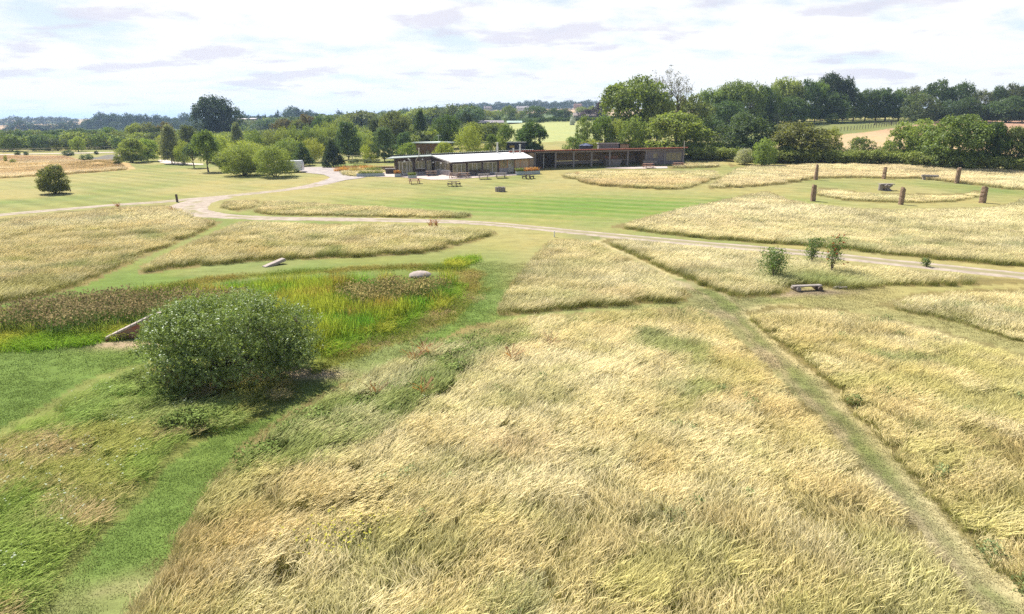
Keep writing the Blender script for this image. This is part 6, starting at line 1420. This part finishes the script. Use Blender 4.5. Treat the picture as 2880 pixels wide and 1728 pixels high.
def hut():
    Y = 131.; zt = zat(401, Y); X = xat(1221, Y, zt); zg = float(ter(X, Y)); H = zt - zg; o = empty('roofed_hut', (X, Y, zg), R(8), 'brown timber hut with a flat pale green roof among the trees', 'hut'); q = 4.3
    b = MB(); P = [(-q, .3), (-.4, -1.9), (q, -.2), (.9, 3.6)]; b.add([(x, y, H + dz) for dz in (-.14, .06) for x, y in P], [(0,3,2,1),(4,5,6,7),(0,1,5,4),(1,2,6,5),(2,3,7,6),(3,0,4,7)]); b.build('roof', surf('pale_mint_roof', (.66, .72, .66), (.58, .64, .60), .5, .6), o)
    WB = planks('hut_boards', (.27, .16, .11), (.19, .12, .085), .2, 0)
    b = MB(); P = [(-q + .9, .35), (-.3, -1.35), (q - 1.0, -.1), (.8, 2.9)]; b.add([(x, y, dz) for dz in (-.5, H - .15) for x, y in P], [(0,3,2,1),(4,5,6,7),(0,1,5,4),(1,2,6,5),(2,3,7,6),(3,0,4,7)]); b.build('wall', WB, o)
    b = MB(); b.box(-1.6, -.95, -1.12, -1.02, 1.2, 2.6); b.build('window', GLASSI, o)
    b = MB(); b.tube([(.9, 1.0, H), (.9, 1.0, H + 1.3)], .03, 6); b.tube([(.5, 1.0, H + 1.25), (1.3, 1.0, H + 1.25)], .02, 4); b.build('aerial', FLUEM, o)
    b = MB(); A = at(1180, 434); z = float(ter(*A)); Bq = (xat(1224, A[1], z + 1), A[1] + .2); b.box(A[0], Bq[0], A[1], A[1] + .08, z - .2, zat(420.5, A[1])); f = b.build('board_fence', planks('fence_boards', (.36, .27, .20), (.28, .20, .15), .2, 0)); tag(f, 'brown board fence panel in front of the pale roofed hut', 'fence')
hut()
NAVY = surf('black_sheeting', (.035, .038, .055), (.025, .028, .04), .5, 2)
o, h, H = shed_at('black_shed', 1424, 1478, 399, 131, 3, 'blue black sheeted shed with white roof edge behind the flues', NAVY, surf('white_sheet', (.75, .76, .76), (.65, .66, .66), .5, 2), .15, .1)
b = MB(); b.box(-h * .65, -h * .15, -.05, -.02, H - 1.1, H - .7); b.build('yellow_panel', surf('yellow_sign', (.50, .36, .08), (.42, .30, .07), .6, 4), o)
o, h, H = shed_at('roof_shed', 1685, 1740, 402, 132, 2.6, 'small grey boarded shed with pale roof edge rising behind the barn', SHINGLE, surf('lilac_roof', (.55, .52, .55), (.45, .42, .46), .5, 2), .15, .1)
shed_at('roof_shed', 1744, 1769, 404, 132.5, 2, 'small brown shed with dark roof beside the grey boarded one', BROWNB, ROOFDK, .25, .1)
Y = 131.; zt = zat(404, Y); X = xat(1648, Y, zt); zg = float(ter(X, Y)); o = empty('water_tank', (X, Y, zg), 0, 'black round water tank with a shallow cone top behind the barn', 'tank'); b = MB(); r_t = 1.3; b.tube([(0, 0, -.3), (0, 0, zt - zg - .45), (0, 0, zt - zg - .35)], [r_t, r_t, r_t * .96], 24); b.build('tank_body', NAVY, o)
b = MB(); b.tube([(0, 0, zt - zg - .36), (0, 0, zt - zg)], [r_t * 1.02, .25], 24)
for i in range(8): a = i * pi / 4; b.beam((cos(a) * .2, sin(a) * .2, zt - zg + .02), (cos(a) * r_t, sin(a) * r_t, zt - zg - .32), .10, .08)
b.build('lid', surf('tank_lid', (.14, .16, .24), (.10, .11, .17), .35, 2), o)
# ------------------------------------------------------------------ far houses and farm sheds
def house(x, yb, yt, w, Y, wallc, roofc, label, gables=1, turn=0., chim=True):
    zt = zat(yt, Y); X = xat(x, Y, zt); z0 = zat(yb, Y) - 1; W2 = w / FPX * Y / 2; H = zt - z0; e = H * .62; D = W2 * .8; o = empty('house', (X, Y, z0), turn, label, 'house')
    wm = surf('house_wall', wallc, tuple(c * .85 for c in wallc), .9, .3); rm = surf('house_roof', roofc, tuple(c * .75 for c in roofc), .9, .5)
    b = MB(); b.box(-W2, W2, 0, D, -1.5, e); 
    if gables > 1:
        for g_ in (-.6, .0): b.add([(W2 * g_ - W2 * .28, -.2, e), (W2 * g_ + W2 * .28, -.2, e), (W2 * g_, -.2, H * .98), (W2 * g_ - W2 * .28, 1, e), (W2 * g_ + W2 * .28, 1, e), (W2 * g_, 1, H * .98)], [(0,1,2),(3,5,4),(0,3,4,1),(1,4,5,2),(2,5,3,0)]); b.box(W2 * g_ - W2 * .28, W2 * g_ + W2 * .28, -.2, -.001, -1.5, e)
    b.build('wall', wm, o)
    b = MB(); b.add([(-W2 * 1.04, -.5, e - .15), (W2 * 1.04, -.5, e - .15), (W2 * .98, D / 2, H), (-W2 * .98, D / 2, H), (-W2 * 1.04, D + .5, e - .15), (W2 * 1.04, D + .5, e - .15)], [(0,1,2,3),(3,2,5,4),(0,3,4),(1,5,2),(0,4,5,1)]); ro = b.build('roof', rm, o)
    if chim:
        for q in (-.7, .7): b = MB(); b.box(W2 * q - .5, W2 * q + .5, D / 2 - .4, D / 2 + .4, H - .6, H + 1.3); b.build('chimney', wm, ro)
    for q in (-.72, -.3, .15, .6):
        b = MB(); b.box(W2 * q, W2 * q + 1.1, -.26 if gables > 1 else -.04, -.22 if gables > 1 else -.005, e * .45, e * .8); b.build('window', GLASS, o)
    return o
house(961, 336, 326, 26, 640, (.78, .76, .74), (.18, .15, .15), 'white house with two pointed gables on the ridge', 2)
house(1372, 309, 299, 22, 1050, (.50, .40, .36), (.34, .27, .27), 'pinkish roofed house among the hilltop trees')
house(1470, 309, 299, 34, 1050, (.70, .66, .62), (.40, .36, .36), 'long white house among the hilltop trees')
house(1626, 300, 292, 22, 1050, (.40, .24, .18), (.30, .17, .13), 'brick house right of the long white one on the hill')
house(1646, 333, 317, 62, 455, (.52, .44, .38), (.36, .29, .26), 'stone cottage with pale roof partly hidden by the purple plum', chim=True)
def farmshed(x0, x1, yt, yb, Y, wallc, roofc, label): 
    zt = zat(yt, Y); zb_ = zat(yb, Y) - 1.0; Xa = xat(x0, Y, zt); Xb = xat(x1, Y, zt); o = empty('farm_shed', ((Xa + Xb) / 2, Y, zb_), 0, label, 'shed'); h = (Xb - Xa) / 2; H = zt - zb_
    b = MB(); b.box(-h, h, 0, 9, -1, H * .72); b.build('wall', surf('shed_wall', wallc, tuple(c * .7 for c in wallc), .9, .4), o)
    b = MB(); b.add([(-h - .5, -.8, H * .70), (h + .5, -.8, H * .70), (h + .5, 5, H), (-h - .5, 5, H), (-h - .5, 10, H * .7), (h + .5, 10, H * .7)], [(0,1,2,3),(3,2,5,4),(0,3,4),(1,5,2),(0,4,5,1)]); b.build('roof', surf('shed_roof', roofc, tuple(c * .8 for c in roofc), .7, .3), o)
    b = MB(); b.box(-h * .5, -h * .2, -.05, -.01, 0, H * .6); b.build('door', DARKWOOD, o)
farmshed(660, 718, 346, 352, 500, (.10, .09, .10), (.22, .19, .23), 'wide dark farm shed right of the huge oak')
farmshed(712, 732, 346.5, 353, 490, (.45, .43, .42), (.48, .44, .46), 'small pale farm shed at the right of the wide dark one')
farmshed(668, 690, 333, 339, 560, (.34, .30, .30), (.44, .40, .42), 'pale roofed farm shed above the wide dark one')
farmshed(700, 716, 332.5, 337, 570, (.38, .33, .31), (.50, .46, .46), 'small pale roofed shed on the farm skyline')
farmshed(1343, 1380, 339, 355, 335, (.20, .16, .16), (.30, .27, .29), 'purple grey field barn left of the green one beyond the yellow field')
farmshed(1382, 1414, 339, 354, 337, (.05, .13, .12), (.27, .23, .25), 'green sided field barn beyond the yellow field')
farmshed(1428, 1466, 340, 352, 330, (.24, .21, .20), (.34, .45, .38), 'low stable with a pale green roof beyond the yellow field')
farmshed(1290, 1302, 312, 317, 900, (.6, .55, .5), (.45, .42, .42), 'tiny pale shed on the field below the hilltop')
def bale(x, yb, d, label, upright=True):
    X, Y, z = ground_at(x, yb); r0 = d / 2 / FPX * (Y * cos(PITCH)); b = MB(); b.tube([(0, 0, 0), (0, 0, .08), (0, 0, r0 * 1.9), (0, 0, r0 * 2)], [r0 * .9, r0, r0, r0 * .9], 18); o = b.build('silage_bale', BALE, None, (X, Y, z), smooth=False); return tag(o, label, 'bale')
BALE = surf('bale_wrap', (.42, .44, .36), (.33, .35, .27), .5, 1.0)
bale(1609, 352, 14, 'pale wrapped round bale standing nearer in the yellow field'); bale(1611.5, 346, 14, 'pale wrapped round bale just behind the nearer one')
# ------------------------------------------------------------------ fences
def fence(name, pts, spacing, h, label, mat, rails=(), wires=(), pw=.10, z_=0, cat='fence'):
    P = np.array([at(*p) for p in pts]); L = np.concatenate([[0], np.cumsum(np.linalg.norm(np.diff(P, axis=0), axis=1))]); s = np.arange(0, L[-1] + .01, spacing)[:100]
    X = np.interp(s, L, P[:, 0]); Y = np.interp(s, L, P[:, 1]); Z = ter(X, Y); o = empty(name, (X[0], Y[0], Z[0]), 0, label, cat)
    first = MB(); first.box(-pw / 2, pw / 2, -pw / 2, pw / 2, -.3, h); f = first.build('post', mat, o)
    for i in range(1, len(s)): c = f.copy(); COL.objects.link(c); c.parent = o; c.location = (X[i] - X[0], Y[i] - Y[0], Z[i] - Z[0])
    for nm, lst, t in (('rail', rails, .12), ('wire', wires, .02)):
        for k in lst:
            b = MB()
            for i in range(len(s) - 1): b.beam((X[i] - X[0], Y[i] - Y[0] - pw * .55, Z[i] - Z[0] + k), (X[i+1] - X[0], Y[i+1] - Y[0] - pw * .55, Z[i+1] - Z[0] + k), .04 if nm == 'rail' else .02, t)
            b.build(nm, mat, o)
    return o
PALEW = surf('pale_rail', (.58, .50, .42), (.46, .40, .34), .8, 2)
DKP = surf('dark_fence', (.09, .075, .065), (.06, .05, .045), .9, 2)
fence('rail_fence', [(862,457),(935,457.5),(1050,455)], 2.35, 1.35, 'pale timber rail fence behind the yew at the car park', PALEW, (1.3,), (.8, .4), .12)
fence('rail_fence', [(-60,433),(0,431),(202,426),(345,421.5)], 6.0, 1.1, 'long pale rail crossing behind the orange meadow on the left', PALEW, (1.05,), (), .12)
fence('wire_fence', [(2355,370.5),(2400,366),(2480,357.5),(2530,352)], 1.9, 1.15, 'post and wire fence along the edge of the dry field', DKP, (), (1.0, .6), .12)
fence('wire_fence', [(2255,344),(2310,343),(2380,346),(2450,349.5)], 3.2, 1.25, 'wide spaced post fence crossing the green field', DKP, (), (1.1,), .13)
fence('wood_fence', [(2170,339),(2260,339.5),(2380,336.5),(2480,335)], 4.0, 1.2, 'dark fence along the foot of the field edge wood', DKP, (1.0,), (.5,), .13)
X, Y, z = ground_at(2484, 352); o = empty('field_gate', (X, Y, z), R(8), 'dark five barred gate where the field fences meet', 'gate'); g = MB()
for q in (.25, .5, .75, 1.0, 1.25): g.box(-2.9, 2.6, -.03, .03, q, q + .08)
g.beam((-2.9, 0, .3), (-.2, 0, 1.3), .05, .08); g.box(-.24, -.14, -.04, .04, .25, 1.33); g.build('gate_bars', DKP, o)
for q in (-3.0, 2.7): b = MB(); b.box(q - .1, q + .1, -.1, .1, -.2, 1.5); b.build('gate_post', DKP, o)
X, Y, z = ground_at(2520, 350); o = empty('sheep_pen', (X, Y, z), R(5), 'dark hurdle pen right of the field gate', 'pen')
for q in (0, 2.2): b = MB(); [b.box(-2.4, 2.4, q - .03, q + .03, k, k + .07) for k in (.3, .6, .9, 1.2)]; [b.box(k - .04, k + .04, q - .04, q + .04, 0, 2.0 if q else 1.3) for k in (-2.4, -1.2, 0, 1.2, 2.4)]; b.build('hurdle', DKP, o)
def lowhedge(name, pts, h, label, spacing=1.2, c='dark'):
    P = np.array([at(*p) for p in pts]); L = np.concatenate([[0], np.cumsum(np.linalg.norm(np.diff(P, axis=0), axis=1))]); s = np.arange(0, L[-1], spacing); X = np.interp(s, L, P[:, 0]) + RNG.normal(0, .2, len(s)); Y = np.interp(s, L, P[:, 1]); n = len(s); cc = np.tile(np.array(GREENS[c]), (n, 1))
    scatter(name, FARW, X, Y, RNG.random(n) * 6.28, np.stack([np.full(n, h * 1.4)] * 2 + [h * (.8 + .4 * RNG.random(n))], 1), RNG.integers(0, 3, n), cc, cc, label, 'hedge', -.1)
lowhedge('field_hedge', [(1430,345),(1520,346),(1600,343.5),(1700,341),(1780,341)], 2.0, 'clipped dark hedge along the top of the yellow field', 1.1)
lowhedge('hedge_bottom', [(1960,452),(2000,450),(2100,456),(2250,460),(2400,462),(2530,465),(2600,474),(2880,486),(3000,486)], 2.3, 'bramble growth along the foot of the hedges', 1.0, 'light')
lowhedge('wood_understory', [(1960,385),(2040,364),(2110,352),(2180,345),(2300,340),(2480,336.5),(2570,337.5)], 5.0, 'dark undergrowth along the foot of the field edge wood', 2.0, 'dark')
lowhedge('wood_undergrowth', [(2610,345),(2760,344),(2950,346)], 5.0, 'dark undergrowth along the right end of the wood', 2.0, 'dark')
lowhedge('bank_flowers', [(985,460),(1060,459)], .9, 'low pale flowering growth under the rail fence', .6, 'silver')
lowhedge('thicket_edge', [(600,455),(640,470),(700,470)], 2.4, 'low green growth between the whitebeam and the parking bushes', 1.0, 'light')

# ------------------------------------------------------------------ vehicles
def vehicle(name, X, Y, turn, L, Wd, prof, glass, paint, label, cat, wr=.33):
    """prof: side outline [(x, z)] nose at -x; glass: list of side window polygons"""
    z = float(ter(X, Y)); o = empty(name, (X, Y, z + .03), turn, label, cat); b = MB(); n = len(prof); w = Wd / 2
    rings = [(-w, .93), (-w * .97, 1), (w * .97, 1), (w, .93)]; V = []
    cz = .9
    for y, k in rings: V += [(px_ * (1 if abs(y) < w else .99), y * (1 - .12 * max(0, pz_ - 1.0)), cz + (pz_ - cz) * k) for px_, pz_ in prof]
    F = [tuple(range(n))[::-1], tuple(range(3 * n, 4 * n))] + [(k * n + i, k * n + (i+1) % n, (k+1) * n + (i+1) % n, (k+1) * n + i) for k in range(3) for i in range(n)]
    b.add(V, F); body = b.build('body', paint, o, bevel=.03)
    for side in (-1, 1):
        for q in glass:
            g = MB(); v = []
            for off in (0, .02):
                v += [(x, side * ((w * (1 - .12 * max(0, z_ - 1.0))) - .005 + off), cz + (z_ - cz) * .97) for x, z_ in q]
            k = len(q); g.add(v, [tuple(range(k)), tuple(range(k, 2*k))[::-1]] + [(i, (i+1) % k, k + (i+1) % k, k + i) for i in range(k)]); g.build('side_window', GLASS, o)
    for x in (-L * .31, L * .30):
        for side in (-1, 1):
            t = MB(); t.tube([(x, side * (w - .20), wr), (x, side * (w + .012), wr)], wr, 20); tw = t.build('wheel', BLACKM, o); r = MB(); r.tube([(x, side * (w + .0125), wr), (x, side * (w + .03), wr)], wr * .6, 14); r.build('hubcap', FLUEM, tw)
    for side in (-1, 1):
        h = MB(); h.box(-L / 2 - .02, -L / 2 + .12, side * w * .75 - .16, side * w * .75 + .16, .68, .86); h.build('headlight', surf('lamp_glass', (.7, .72, .72), None, .2, 2) if 0 else WHITEP, o)
        h = MB(); h.box(L / 2 - .06, L / 2 + .02, side * w * .88 - .07, side * w * .88 + .07, .75, 1.15); h.build('tail_light', REDL, o)
    return o
REDL = surf('red_lens', (.35, .02, .02), (.3, .02, .02), .3, 2); CARW = surf('white_car_paint', (.80, .80, .82), (.76, .76, .78), .25, .5, spec=.5); CARR = surf('dark_red_car_paint', (.10, .02, .03), (.08, .018, .025), .25, .5, spec=.5)
X, Y, z = ground_at(797, 487); L = 5.9
vehicle('van', xat(806, Y + .9, .5), Y + .9, R(4), L, 1.95, [(-L/2, .35), (-L/2, .95), (-L/2 + .35, 1.12), (-L/2 + 1.0, 1.25), (-L/2 + 1.75, 1.93), (-L/2 + 2.2, 2.05), (L/2 - .15, 2.05), (L/2, 1.6), (L/2, .35)],
        [[(-L/2 + 1.25, 1.28), (-L/2 + 1.85, 1.86), (-L/2 + 2.35, 1.86), (-L/2 + 2.35, 1.28)]], CARW, 'white panel van parked behind the right parking bush', 'van')
X, Y, z = ground_at(728, 484); L = 4.3
vehicle('car', xat(722, Y + .9, .5), Y + .9, R(-8), L, 1.8, [(L/2, .3), (L/2, .85), (L/2 - .3, 1.0), (L/2 - 1.0, 1.5), (-.3, 1.5), (-L/2 + 1.2, .98), (-L/2 + .1, .85), (-L/2, .6), (-L/2, .3)][::-1],
        [[(-.9, 1.0), (-.35, 1.42), (.3, 1.42), (1.3, 1.0)]], CARR, 'dark red car parked between the two parking bushes', 'car')
# ------------------------------------------------------------------ air
def haze():
    m, t = newmat('haze'); o = t.nodes.new('ShaderNodeOutputMaterial'); v = t.nodes.new('ShaderNodeVolumePrincipled'); v.inputs['Color'].default_value = (.48, .67, 1, 1); v.inputs['Density'].default_value = .00019; v.inputs['Anisotropy'].default_value = .2
    t.links.new(v.outputs[0], o.inputs['Volume']); b = MB(); b.box(-9000, 9000, -60, 9000, -11, 60); h = b.build('haze', m); tag(h, 'thin blue summer haze over the land', 'haze', None, 'stuff')
if HAZE: haze()
